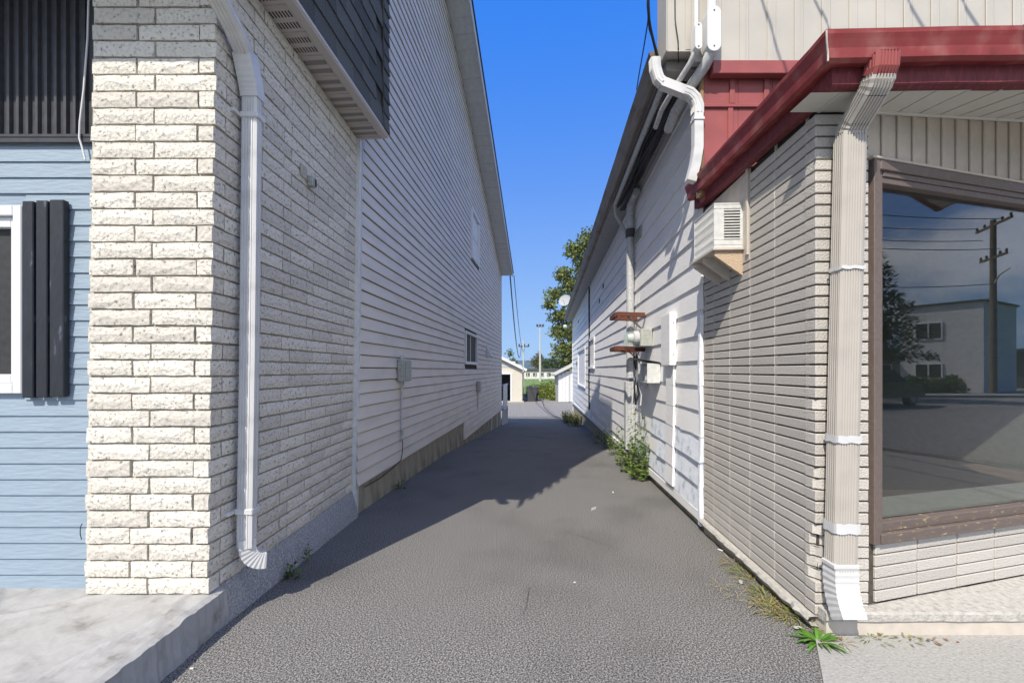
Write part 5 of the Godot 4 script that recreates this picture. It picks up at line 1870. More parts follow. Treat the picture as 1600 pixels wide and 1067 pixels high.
	sweep(st, [spot(1090, 176, 3.66), spot(1090, 232, 3.66), spot(1086, 258, 3.66), spot(1079, 284, 3.66)], rect(0.068, 0.078), fr)
	obj("pipe", st, M.white_metal, wd, iv)
	st = mb()
	sweep(st, [spot(1090, 186, 3.66), spot(1090, 190, 3.66)], rect(0.082, 0.092), fr)
	obj("strap", st, M.white_metal, wd, iv)

	# two risers with service fittings on the parapet
	for k in 2:
		var cx: float = [1088.0, 1112.0][k]
		var w: float = [0.058, 0.115][k]
		var ytp: float = [42.0, 16.0][k]
		var ybt: float = [83.0, 86.0][k]
		var zz := -3.52
		var dd := 3.52
		var rr := thing("service_riser", ["slim white electrical riser with capped fitting on the beige parapet", "wide white electrical riser with rounded capped fitting on the beige parapet"][k], "conduit", Transform3D(Basis(), spot(cx, ybt, dd)))
		iv = rr.transform.affine_inverse()
		st = mb()
		tube(st, [spot(cx, -250, dd), spot(cx, ytp + 8, dd)], w * 0.36, 12)
		obj("pipe", st, M.pvc, rr, iv)
		st = mb()
		var top := spot(cx, ytp, dd)
		var bot := spot(cx, ybt, dd)
		var prof := []
		for u in 13: prof.append(top + Vector3(cos(PI * u / 12.0) * w / 2, sin(PI * u / 12.0) * w / 2 - w / 2, 0))
		for u in 13: prof.append(bot + Vector3(-cos(PI * u / 12.0) * w / 2, -sin(PI * u / 12.0) * w / 2 + w / 2, 0))
		var fz := []
		var bz := []
		for p in prof:
			fz.append(p + Vector3(0, 0, 0.05)); bz.append(p - Vector3(0, 0, 0.04))
		face(st, fz, Vector3.BACK)
		for u in prof.size(): face(st, [fz[u], fz[(u + 1) % prof.size()], bz[(u + 1) % prof.size()], bz[u]], fz[u] - (top + bot) / 2)
		obj("fitting", st, M.pvc, rr, iv)
		for sc in [top - Vector3(0, w * 0.35, 0), bot + Vector3(0, w * 0.35, 0)]:
			st = mb()
			cbox(st, sc + Vector3(0, 0, 0.051), Vector3(0.012, 0.012, 0.004), 0.001)
			obj("screw", st, M.dark_grey, rr, iv)
		st = mb()
		tube(st, [bot + Vector3(0, 0.03, 0.0), bot + Vector3(-0.03, -0.05, -0.05), bot + Vector3(-0.10, -0.15, -0.2), bot + Vector3(-0.13, -0.20, -0.45), bot + Vector3(-0.10, -0.22, -0.7)], w * 0.4, 12)
		obj("offset_pipe", st, M.galv, rr, iv)

# ---------------------------------------------------------------- plants
func leaf_quad(st: SurfaceTool, p: Vector3, dir: Vector3, nrm: Vector3, L: float, W: float, c: Color) -> void:
	var s := dir.cross(nrm).normalized() * W
	var n := s.cross(dir).normalized()
	st.set_color(c)
	st.set_normal(n)
	var a := p
	var b := p + dir * L * 0.45 + s * 0.5
	var d := p + dir * L * 0.45 - s * 0.5
	var e := p + dir * L - n * L * 0.1
	for v in [a, e, b, a, d, e]: st.add_vertex(v)

func rand_dir(r: RandomNumberGenerator) -> Vector3:
	var z := r.randf_range(-1, 1)
	var a := r.randf_range(0, TAU)
	return Vector3(sqrt(1 - z * z) * cos(a), z, sqrt(1 - z * z) * sin(a))

func green(r: RandomNumberGenerator, base: Color, spread := 0.35) -> Color:
	var k := 1.0 + r.randf_range(-spread, spread)
	return Color(base.r * k * r.randf_range(0.85, 1.2), base.g * k, base.b * k * r.randf_range(0.8, 1.2))

func tree(called: String, label: String, at: Vector3, height: float, clumps: Array, leaf: float, per: int, base: Color, sd: int, trunk_r: float) -> void:
	var t := thing(called, label, "tree", Transform3D(Basis(), at))
	var r := RandomNumberGenerator.new()
	r.seed = sd
	var st := mb()
	tube(st, [Vector3(0, -0.3, 0), Vector3(0.05, height * 0.25, 0), Vector3(-0.05, height * 0.5, 0.05), Vector3(0, height * 0.85, 0)], trunk_r, 9, true, trunk_r * 0.25)
	obj("trunk", st, M.bark, t)
	st = mb()
	for c in clumps:
		var s := Vector3(0, clampf(c[0].y * 0.6, height * 0.15, height * 0.7), 0)
		tube(st, [s, s.lerp(c[0], 0.5) + Vector3(0, 0.15, 0), c[0]], trunk_r * 0.35, 6, true, trunk_r * 0.08)
	obj("limbs", st, M.bark, t)
	st = mb()
	for c in clumps:
		var n := int(per * c[1].x * c[1].y)
		for i in n:
			var d := rand_dir(r)
			var q: Vector3 = c[0] + d * c[1] * pow(r.randf(), 0.38) * (0.82 + 0.28 * sin(d.x * 7 + d.y * 9 + sd))
			var dir := (rand_dir(r) + Vector3(0, -0.3, 0)).normalized()
			leaf_quad(st, q, dir, (rand_dir(r) + Vector3(0, 0.8, 0)).normalized(), leaf * r.randf_range(0.6, 1.3), leaf * r.randf_range(0.4, 0.75), green(r, base))
	obj("crown", st, M.leaf, t)

func weed(called: String, label: String, at: Vector3, h: float, w: float, stems: int, leaf: float, base: Color, sd: int, group := "") -> void:
	var t := thing(called, label, "weed", Transform3D(Basis(), at), group)
	var r := RandomNumberGenerator.new()
	r.seed = sd
	var st := mb()
	var sm := mb()
	for i in stems:
		var foot := Vector3(r.randf_range(-w, w), 0, r.randf_range(-w, w)) * 0.5
		var tip := foot * 1.3 + Vector3(r.randf_range(-0.3, 0.3) * w, h * r.randf_range(0.45, 1.0), r.randf_range(-0.3, 0.3) * w)
		tube(sm, [foot - Vector3(0, 0.02, 0), foot.lerp(tip, 0.5) + Vector3(0.01, 0, 0), tip], 0.003, 4, false, 0.0012)
		var n := int(h * 42)
		for k in n:
			var f := r.randf_range(0.05, 1.0)
			var p := foot.lerp(tip, f)
			var d := rand_dir(r)
			d.y = absf(d.y) * 0.5
			leaf_quad(st, p, d.normalized(), UP + rand_dir(r) * 0.5, leaf * r.randf_range(0.5, 1.2) * (1.1 - 0.5 * f), leaf * 0.5, green(r, base))
	var so := obj("stem", sm, M.leaf_stem, t)
	so.set_meta("kind", "stuff")
	obj("leaves", st, M.leaf, t)

func blades(called: String, label: String, at: Vector3, n: int, len: float, wid: float, spread: float, base: Color, sd: int, flat := 0.5, cat := "plant", group := "") -> void:
	var t := thing(called, label, cat, Transform3D(Basis(), at), group)
	var r := RandomNumberGenerator.new()
	r.seed = sd
	var st := mb()
	for i in n:
		var a := i * 2.39996 + r.randf_range(-0.35, 0.35)
		var d := Vector3(cos(a), 0, sin(a))
		var foot := d * spread * r.randf()
		var L := len * r.randf_range(0.6, 1.1)
		var up := r.randf_range(0.25, 1.0) * (1.0 - flat) + 0.15
		var pts := []
		for k in 5:
			var f := k / 4.0
			pts.append(foot + d * L * f * (1.0 - 0.25 * up) + UP * (L * (up * f - (0.55 * up + 0.12) * f * f) + 0.004))
		var s := d.cross(UP).normalized()
		st.set_color(green(r, base, 0.3))
		for k in 4:
			var w0 := wid * sin(PI * (0.12 + 0.88 * k / 4.0)) * 0.5
			var w1 := wid * sin(PI * (0.12 + 0.88 * (k + 1) / 4.0)) * 0.5
			face(st, [pts[k] - s * w0, pts[k] + s * w0, pts[k + 1] + s * w1, pts[k + 1] - s * w1], UP)
	var bo := obj("blades", st, M.blade, t)
	bo.set_meta("kind", "stuff")

func build_plants() -> void:
	var t := frame(RFAR, RD)
	var g := Color(0.14, 0.21, 0.05)
	# tall weeds along the clapboard wall: [px, ground depth, height, width]
	var list := [[1003, 5.95, 1.0, 0.24, 14], [994, 6.45, 0.5, 0.28, 12], [980, 6.9, 0.75, 0.26, 12], [968, 7.9, 0.55, 0.26, 8], [955, 8.9, 0.60, 0.28, 8], [945, 9.9, 0.40, 0.3, 7]]
	var i := 0
	for q in list:
		var d: float = q[1]
		var wx := 1.445 + 0.0842 * d - 0.14
		weed("tall_weed", ["leafy weed taller than its neighbours, beside the grey conduit", "low bushy weed at the foot of the conduit", "leafy weed growing behind the grey conduit foot", "slim green weed against the lower clapboards", "green weed at the edge of the driveway shadow", "low weed by the shadowed clapboard footing"][i], Vector3(wx, ground_y(d), -d), q[2], q[3], q[4], 0.075, g, 100 + i)
		i += 1
	for k in 4:
		var d: float = [16.5, 18.0, 19.5, 21.5][k]
		weed("yellow_weed", "yellowish bushy weed at the rear footing of the clapboard house", Vector3(1.445 + 0.0842 * d - 0.35, ground_y(d), -d), [0.5, 0.6, 0.6, 0.5][k], 0.6, 16, 0.12, Color(0.22, 0.22, 0.06), 150 + k, "weeds by the rear footing")
	# grass and weeds by the shop corner
	var gl := [[1150, 3.15, 0.14], [1163, 3.0, 0.13], [1178, 2.88, 0.12], [1192, 2.72, 0.14], [1206, 2.62, 0.13], [1222, 2.52, 0.12], [1236, 2.47, 0.13], [1248, 2.42, 0.12], [1200, 2.55, 0.11]]
	i = 0
	for q in gl:
		var d: float = q[1]
		blades("grass_tuft", "small tuft of yellow green grass along the tan brick footing", Vector3((q[0] - 800.0) / F * d, ground_y(d) + 0.002, -d), 40, q[2], 0.005, 0.09, Color(0.19, 0.22, 0.055) if i % 2 else Color(0.27, 0.235, 0.10), 200 + i, 0.45, "grass", "grass tufts along the tan brick footing")
		i += 1
	blades("dandelion", "bright green dandelion rosette in front of the shop corner", spot(1278, 998, 2.22) * Vector3(1, 0, 1), 34, 0.15, 0.017, 0.015, Color(0.085, 0.19, 0.03), 300, 0.35)
	for k in 4: blades("dry_grass", "dry straw grass lying flat along the tan brick footing", Vector3(1.40 + 0.05 * k, 0.003, -2.80 + 0.11 * k), 10, 0.10, 0.0035, 0.05, Color(0.40, 0.33, 0.19), 301 + 20 * k, 0.92, "grass", "dry grass by the tan brick footing")
	blades("dry_grass", "dry straw grass beside the dandelion on the pavement edge", Vector3(1.74, 0.012, -2.20), 12, 0.06, 0.004, 0.05, Color(0.36, 0.30, 0.17), 302, 0.85, "grass")
	blades("grass_tuft", "green sprouts in the crack below the shop plinth", Vector3(1.93, 0.012, -2.24), 18, 0.05, 0.006, 0.07, Color(0.16, 0.22, 0.05), 303, 0.4, "grass")
	blades("grass_tuft", "small green sprouts under the crack of the window ledge", Vector3(2.10, 0.012, -2.235), 14, 0.045, 0.006, 0.07, Color(0.18, 0.22, 0.06), 304, 0.4, "grass")
	# sprouts by the brick footing
	weed("footing_weed", "dark green weed growing from the rendered brick footing", Vector3(-1.54, ground_y(2.95), -2.98), 0.11, 0.09, 6, 0.06, Color(0.07, 0.11, 0.03), 310)
	weed("footing_weed", "thin weed climbing the rendered footing beside a darker weed", Vector3(-1.58, ground_y(3.2) + 0.03, -3.2), 0.14, 0.05, 3, 0.04, Color(0.07, 0.11, 0.03), 311)
	weed("footing_weed", "small weed at the vinyl house foundation in shade", Vector3(-1.46, ground_y(5.4), -5.4), 0.14, 0.14, 6, 0.06, Color(0.07, 0.10, 0.03), 312)
	# litter and stones
	var st := mb()
	for q in [[276, 968, 0.035, M.orange_stone, "orange stone chip lying beside the concrete porch slab"], [299, 1046, 0.012, M.pale_stone, "white pebble on the sunlit driveway near the porch slab"], [307, 995, 0.03, M.pale_stone, "grey pebble at the foot of the porch slab"], [898, 911, 0.012, M.pale_stone, "white scrap on the sunlit driveway asphalt"], [1126, 861, 0.03, M.pale_stone, "pale plastic strip on the driveway by the tan brick"], [1158, 911, 0.03, M.pale_stone, "pale flat chip at the grass edge"], [1247, 985, 0.03, M.concrete, "broken concrete chunk beside the dandelion"], [928, 797, 0.06, M.pale_stone, "thin pale twig lying on the sunlit asphalt"], [958, 770, 0.025, M.pale_stone, "white paper scrap below the weeds"]]:
		var d: float = 1.45 * F / (q[1] - 578.0)
		for it in 3: d = (1.45 - ground_y(d)) * F / (q[1] - 578.0)
		st = mb()
		var rr := RandomNumberGenerator.new()
		rr.seed = int(q[0])
		var s: float = q[2]
		cbox(st, Vector3(0, s * 0.2, 0), Vector3(s * 1.4, s * 0.5 if q[0] < 1000 else s * 0.18, s * 0.7 if q[0] != 928 else s * 0.1), s * 0.1, Transform3D(Basis().rotated(UP, rr.randf() * 3.0), Vector3.ZERO))
		tag(obj("pebble" if q[0] < 920 else "scrap", st, q[3], null, Transform3D(Basis(), Vector3((q[0] - 800.0) / F * d, ground_y(d) + (0.011 if q[0] > 1240 else 0.003), -d))), q[4], "pebble" if q[0] < 920 else "scrap")
	for q in [[2.09, -2.235, 5], [2.27, -2.215, 11], [1.90, -2.24, 4], [1.66, -2.2, 4]]:
		st = mb()
		var rr := RandomNumberGenerator.new()
		rr.seed = q[2]
		for k in q[2]:
			leaf_quad(st, Vector3(rr.randf_range(-0.09, 0.09), rr.randf_range(0.002, 0.015), rr.randf_range(-0.02, 0.03)), Vector3(rr.randf_range(-1, 1), 0.05, rr.randf_range(-1, 1)).normalized(), UP + rand_dir(rr) * 0.3, rr.randf_range(0.015, 0.035), 0.012, Color(1.0, rr.randf_range(0.6, 1.3), rr.randf_range(0.6, 1.4)))
		var o := obj("dead_leaves", st, M.brown_leaf, null, Transform3D(Basis(), Vector3(q[0], 0.012, q[1])))
		tag(o, "scatter of dead brown leaves on the pavement under the shop ledge", "leaves", "dead leaves under the shop ledge")

# ---------------------------------------------------------------- far background
func build_background() -> void:
	var gy := ground_y(36.0)
	# garage
	var ga := thing("block_garage", "cream concrete block garage with open dark door and white roof edge", "garage", Transform3D(Basis(), Vector3(0, gy, -36.0)))
	var st := mb()
	var xr := 0.89
	var xl := -6.2
	var dx := -0.06        # right side of the door
	span(st, Vector3(dx, 0.0, -0.2), Vector3(xr, 2.95, 0))
	span(st, Vector3(xl, 0.0, -0.2), Vector3(dx - 2.6, 2.95, -0.001))
	span(st, Vector3(dx - 2.6, 2.45, -0.2), Vector3(dx, 2.95, -0.002))
	face(st, [Vector3(xl, 2.95, -0.003), Vector3(xr, 2.95, -0.003), Vector3((xl + xr) / 2, 4.6, -0.003)], Vector3.BACK)
	var wl := obj("front_wall", st, M.block_cream, ga)
	var bmesh: ArrayMesh
	st = mb()
	cbox(st, Vector3.ZERO, Vector3(0.39, 0.19, 0.03), 0.006)
	bmesh = st.commit()
	for i in 14:
		for k in 2:
			var xc := dx + 0.215 + 0.40 * k + (0.1 if i % 2 else 0.0)
			if xc + 0.19 < xr + 0.02: put("block", bmesh, M.block_cream, wl, Transform3D(Basis(), Vector3(xc, 0.1 + 0.2 * i, 0.0)))
	st = mb()
	span(st, Vector3(xr - 0.2, 0, -9), Vector3(xr - 0.001, 2.95, -0.201))
	span(st, Vector3(xl, 0, -9), Vector3(xl + 0.2, 2.95, -0.201))
	span(st, Vector3(xl, 0, -9.2), Vector3(xr, 2.95, -9.001))
	obj("side_walls", st, M.block_cream, ga)
	st = mb()
	for s in [0, 1]:
		var e: float = (xr + 0.35) if s == 0 else (xl - 0.35)
		var m := (xl + xr) / 2
		face(st, [Vector3(e, 2.80, 0.35), Vector3(m, 4.70, 0.35), Vector3(m, 4.70, -9.4), Vector3(e, 2.80, -9.4)], UP)
		face(st, [Vector3(e, 2.74, 0.35), Vector3(m, 4.64, 0.35), Vector3(m, 4.64, -9.4), Vector3(e, 2.74, -9.4)], Vector3.DOWN)
	obj("roof", st, M.roof_dark, ga)
	st = mb()
	bar(st, Vector3(xr + 0.37, 2.74, 0.36), Vector3((xl + xr) / 2, 4.67, 0.36), 0.04, 0.22, 0.01)
	bar(st, Vector3(xl - 0.37, 2.74, 0.36), Vector3((xl + xr) / 2, 4.67, 0.36), 0.04, 0.22, 0.01)
	obj("fascia", st, M.white_paint, ga)
	for k in 6:
		st = mb()
		span(st, Vector3(xl + 0.05 + 0.27 * k * 2.0, 3.0 + 0.27 * k, 0.01), Vector3(xr - 0.05 - 0.27 * k * 2.0, 3.26 + 0.27 * k, 0.03), 0.004)
		obj("gable_board", st, M.galv, ga)
	st = mb()
	span(st, Vector3(dx - 0.08, 0, 0.001), Vector3(dx + 0.1, 2.5, 0.05), 0.01)
	span(st, Vector3(dx - 2.7, 2.4, 0.0012), Vector3(dx - 0.081, 2.6, 0.05), 0.01)
	obj("door_frame", st, M.white_paint, ga)
	st = mb()
	span(st, Vector3(xl - 0.1, -0.1, 0.001), Vector3(xr + 0.15, 0.1, 0.3), 0.02)
	obj("footing", st, M.concrete, ga)
	st = mb()
	tube(st, [Vector3(xr + 0.25, 2.7, -0.1), Vector3(xr + 0.06, 2.5, -0.12), Vector3(xr + 0.06, 0.2, -0.12)], 0.045, 6)
	obj("drain_pipe", st, M.dark_grey, ga)
	# bins beside it
	for k in 2:
		var bn := thing("waste_bin", ["black lidded waste bin beside the cream garage", "second black waste bin standing behind the first beside the garage"][k], "bin", Transform3D(Basis(), Vector3(1.75 + 0.25 * k, gy, -37.2 - 1.3 * k)))
		st = mb()
		var lo := [Vector3(-0.35, 0, -0.35), Vector3(0.35, 0, -0.35), Vector3(0.35, 0, 0.35), Vector3(-0.35, 0, 0.35)]
		var hi := []
		for p in lo: hi.append(p * 1.25 + Vector3(0, 1.15, 0))
		for s in 4: face(st, [lo[s], lo[(s + 1) % 4], hi[(s + 1) % 4], hi[s]], lo[s] + lo[(s + 1) % 4])
		obj("body", st, M.dark_grey, bn)
		st = mb()
		cbox(st, Vector3(0, 1.2, 0), Vector3(0.95, 0.10, 0.95), 0.03)
		obj("lid", st, M.dark_grey, bn)
	# small white shed
	var sx := 3.95
	var sd := thing("white_shed", "small white board shed with sloping roof behind the clapboard house", "shed", Transform3D(Basis(), Vector3(sx, gy, -35.5)))
	for k in 7:
		st = mb()
		span(st, Vector3(0.32 * k, 0.05, -0.06), Vector3(0.32 * k + 0.30, 2.35 + 0.16 * k, 0.0), 0.006)
		obj("board", st, M.white_paint, sd)
	st = mb()
	span(st, Vector3(0.0, 0, -3.0), Vector3(0.05, 2.4, -0.061))
	span(st, Vector3(0.0, 0, -3.1), Vector3(2.3, 2.6, -3.0))
	obj("walls", st, M.galv, sd)
	st = mb()
	bar(st, Vector3(-0.35, 2.35, -1.4), Vector3(2.6, 3.85, -1.4), 3.6, 0.10, 0.01)
	obj("roof", st, M.steel_pole, sd)
	st = mb()
	span(st, Vector3(0.86, 0.1, 0.001), Vector3(1.0, 2.5, 0.03), 0.006)
	obj("door_post", st, M.galv, sd)
	st = mb()
	span(st, Vector3(1.18, 1.45, 0.001), Vector3(1.34, 1.9, 0.02), 0.004)
	obj("pane", st, M.screen, sd)
	# fence
	var fd := 76.0
	var fy := ground_y(fd)
	var fn := thing("rail_fence", "long pale rail fence along the far playing field", "fence", Transform3D(Basis(), Vector3(2.0, fy, -fd)))
	for k in 20:
		st = mb()
		span(st, Vector3(0.75 * k - 3.0, 0, -0.05), Vector3(0.75 * k - 2.88, 1.35, 0.05))
		obj("post", st, M.steel_pole, fn)
	for y in [0.15, 0.75, 1.3]:
		st = mb()
		span(st, Vector3(-3.2, y, 0.051), Vector3(12.0, y + 0.08, 0.11))
		obj("rail", st, M.steel_pole, fn)
	var lb := thing("field_building", "long low grey building beyond the rail fence", "building", Transform3D(Basis(), Vector3(2.0, ground_y(84.0), -84.0)))
	st = mb()
	span(st, Vector3(-4, 0, -6), Vector3(8, 1.45, 0))
	obj("wall", st, M.stucco, lb)
	st = mb()
	span(st, Vector3(-4.3, 1.45, -6.3), Vector3(8.3, 1.95, 0.3), 0.05)
	obj("roof", st, M.dark_grey, lb)
	for k in 8:
		st = mb()
		span(st, Vector3(-3.4 + 1.4 * k, 0.35, 0.001), Vector3(-2.6 + 1.4 * k, 1.1, 0.04))
		obj("window", st, M.dark_grey, lb)
	# light mast
	var lp := thing("floodlight_mast", "tall pale mast with floodlights above the playing field", "light mast", Transform3D(Basis(), Vector3(44.0 / F * 72.0, ground_y(72.0), -72.0)))
	var ph := 1.45 + 70.0 / F * 72.0 - ground_y(72.0)
	st = mb()
	tube(st, [Vector3(0, 0, 0), Vector3(0, ph, 0)], 0.22, 8, true, 0.10)
	obj("pole", st, M.steel_pole, lp)
	st = mb()
	span(st, Vector3(-0.6, ph - 0.3, -0.05), Vector3(0.6, ph - 0.2, 0.05))
	obj("cross_arm", st, M.dark_grey, lp)
	for x in [-0.5, 0.0, 0.5]:
		st = mb()
		cbox(st, Vector3(x, ph - 0.02, 0.1), Vector3(0.36, 0.34, 0.2), 0.03)
		obj("floodlight", st, M.dark_grey, lp)
	# utility pole behind the garage
	var ud := 58.0
	var up := thing("utility_pole", "distant grey utility pole behind the cream garage", "utility pole", Transform3D(Basis(), Vector3(18.0 / F * ud, ground_y(ud), -ud)))
	var uh := 1.45 + 46.0 / F * ud - ground_y(ud)
	st = mb()
	tube(st, [Vector3(0, 0, 0), Vector3(0, uh, 0)], 0.13, 8, true, 0.10)
	obj("pole", st, M.steel_pole, up)
	st = mb()
	span(st, Vector3(-0.7, uh - 0.9, -0.06), Vector3(0.8, uh - 0.75, 0.06))
	obj("cross_arm", st, M.dark_grey, up)
	for x in [-0.6, 0.1, 0.7]:
		st = mb()
		lathe(st, Vector3(x, uh - 0.75, 0), UP, [[0, 0.08], [0.15, 0.12], [0.3, 0.06], [0.32, 0.0]], 8)
		obj("insulator", st, M.dark_grey, up)
	# wires from the house to the pole
	for k in 2:
		st = mb()
		var a := spot(797.0 + 6.0 * k, 430, 17.4)
		var b := Vector3(18.0 / F * ud - 0.3 + 0.5 * k, ground_y(ud) + uh - 0.5, -ud)
		var pts := []
		for i in 21:
			var f := i / 20.0
			pts.append(a.lerp(b, f) - Vector3(0, (2.6 - 0.6 * k) * 4 * f * (1 - f), 0))
		tube(st, pts, [0.03, 0.018][k], 6)
		tag(obj("overhead_wire", st, M.black_cable), ["thicker black overhead wire sagging from the vinyl house roof corner", "thinner overhead wire sagging from the vinyl house roof corner"][k], "wire")
	# trees
	tree("poplar_tree", "large leafy green tree rising behind the clapboard house", Vector3(6.5, gy, -41.0), 17.5, [
		[Vector3(1.16, 15.31, 0.00), Vector3(1.32, 1.56, 1.32)], [Vector3(-0.38, 14.39, 0.36), Vector3(1.20, 1.08, 1.08)], [Vector3(0.78, 13.07, 0.00), Vector3(1.56, 1.20, 1.44)], [Vector3(-1.43, 12.14, 0.24), Vector3(1.08, 0.84, 0.96)],
		[Vector3(-0.26, 11.09, 0.00), Vector3(1.92, 1.08, 1.56)], [Vector3(-2.21, 10.16, 0.00), Vector3(1.32, 0.84, 1.08)], [Vector3(-2.86, 9.11, 0.48), Vector3(0.84, 0.48, 0.72)], [Vector3(0.38, 8.84, 0.00), Vector3(2.04, 1.20, 1.68)],
		[Vector3(-1.68, 8.05, 0.00), Vector3(1.44, 0.84, 1.20)], [Vector3(-1.56, 6.60, 0.00), Vector3(1.56, 0.96, 1.20)], [Vector3(0.38, 6.60, 0.00), Vector3(2.16, 1.44, 1.68)], [Vector3(-1.16, 4.75, 0.00), Vector3(1.68, 1.32, 1.32)], [Vector3(1.03, 4.22, 0.00), Vector3(2.16, 1.68, 1.68)], [Vector3(-0.52, 2.90, 0.00), Vector3(1.56, 1.20, 1.20)], [Vector3(2.59, 9.90, 0.00), Vector3(2.16, 3.00, 1.92)], [Vector3(2.59, 14.52, 0.00), Vector3(1.92, 2.16, 1.68)]],
		0.30, 640, Color(0.15, 0.18, 0.05), 61, 0.22)
	var fx := [[842, 120.0, 5.6, 2.6, Color(0.13, 0.12, 0.035), "round yellowing tree behind the floodlight mast"], [862, 110.0, 4.2, 3.0, Color(0.06, 0.09, 0.03), "dark green tree beyond the rail fence beside the poplar"], [797, 100.0, 5.2, 1.6, Color(0.08, 0.12, 0.03), "small tree top showing over the garage roof"], [880, 130.0, 4.5, 3.5, Color(0.06, 0.10, 0.03), "far dark tree behind the white shed roof"]]
	var i := 0
	for q in fx:
		var d: float = q[1]
		var at := Vector3((q[0] - 800.0) / F * d, ground_y(d), -d)
		var h: float = q[2] + 1.45 - ground_y(d)
		var w: float = q[3]
		tree("field_tree", q[5], at, h, [[Vector3(0, h - w * 0.7, 0), Vector3(w * 0.6, w * 0.7, w * 0.6)], [Vector3(-w * 0.5, h * 0.55, 0), Vector3(w * 0.7, w * 0.6, w * 0.6)], [Vector3(w * 0.5, h * 0.55, 0), Vector3(w * 0.7, w * 0.6, w * 0.6)], [Vector3(0, h * 0.4, 0.3), Vector3(w * 0.8, w * 0.7, w * 0.6)]], 0.5, 110, q[4], 70 + i, 0.2)
		i += 1
	# shrubs at the field edge
	var sh := [[833, 43.0, 1.3, 1.5], [843, 42.0, 1.35, 1.7], [853, 41.0, 1.7, 1.8], [862, 40.0, 1.9, 1.7], [868, 38.5, 1.5, 1.3]]
	for k in sh.size():
		var q = sh[k]
		var d: float = q[1]
		var t := thing("field_shrub", "bright green shrub at the grassy edge of the rear lot", "shrub", Transform3D(Basis(), Vector3((q[0] - 800.0) / F * d, ground_y(d), -d)), "shrubs at the edge of the rear lot")
		var st2 := mb()
		var r := RandomNumberGenerator.new()
		r.seed = 90 + k
		for n in 900:
			var dd := rand_dir(r)
			dd.y = absf(dd.y)
			leaf_quad(st2, dd * Vector3(q[3] * 0.55, q[2], 0.7) * pow(r.randf(), 0.45), (rand_dir(r) + UP * 0.4).normalized(), (rand_dir(r) + UP).normalized(), r.randf_range(0.12, 0.28), 0.1, green(r, Color(0.17, 0.22, 0.045)))
		obj("leaves", st2, M.leaf, t)
		st2 = mb()
		for n in 6:
			var a := TAU * n / 6.0
			tube(st2, [Vector3(0, 0, 0), Vector3(cos(a) * 0.3, q[2] * 0.6, sin(a) * 0.3)], 0.02, 4, false)
		obj("stems", st2, M.leaf_stem, t)
	# hills
	st = mb()
	var no := FastNoiseLite.new()
	no.seed = 2
	no.frequency = 0.004
	var hp := func(i2: int, j2: int) -> Vector3:
		var x := -900.0 + 1800.0 * i2 / 60.0
		var z := -1300.0 - 60.0 * j2
		return Vector3(x, -2.0 + (0.0 if j2 == 0 else minf(1.0, j2 / 5.0) * (38.0 + 16.0 * no.get_noise_2d(x, z * 0.3) + 6.0 * no.get_noise_2d(x * 5, z))), z)
	for a in 60:
		for b in 7: face(st, [hp.call(a, b), hp.call(a + 1, b), hp.call(a + 1, b + 1), hp.call(a, b + 1)], UP)
	var hl := obj("hills", st, M.hill_green)
	hl.set_meta("kind", "structure")

# ---------------------------------------------------------------- across the street (mirrored in the shop window)
func mirrored(px: float, py: float, d: float) -> Vector3:
	var o := Vector3(2.0, 0, -2.33)
	var n := Vector3(0.253, 0, 0.967).normalized()
	var p := spot(px, py, d)
	return p - 2.0 * (p - o).dot(n) * n

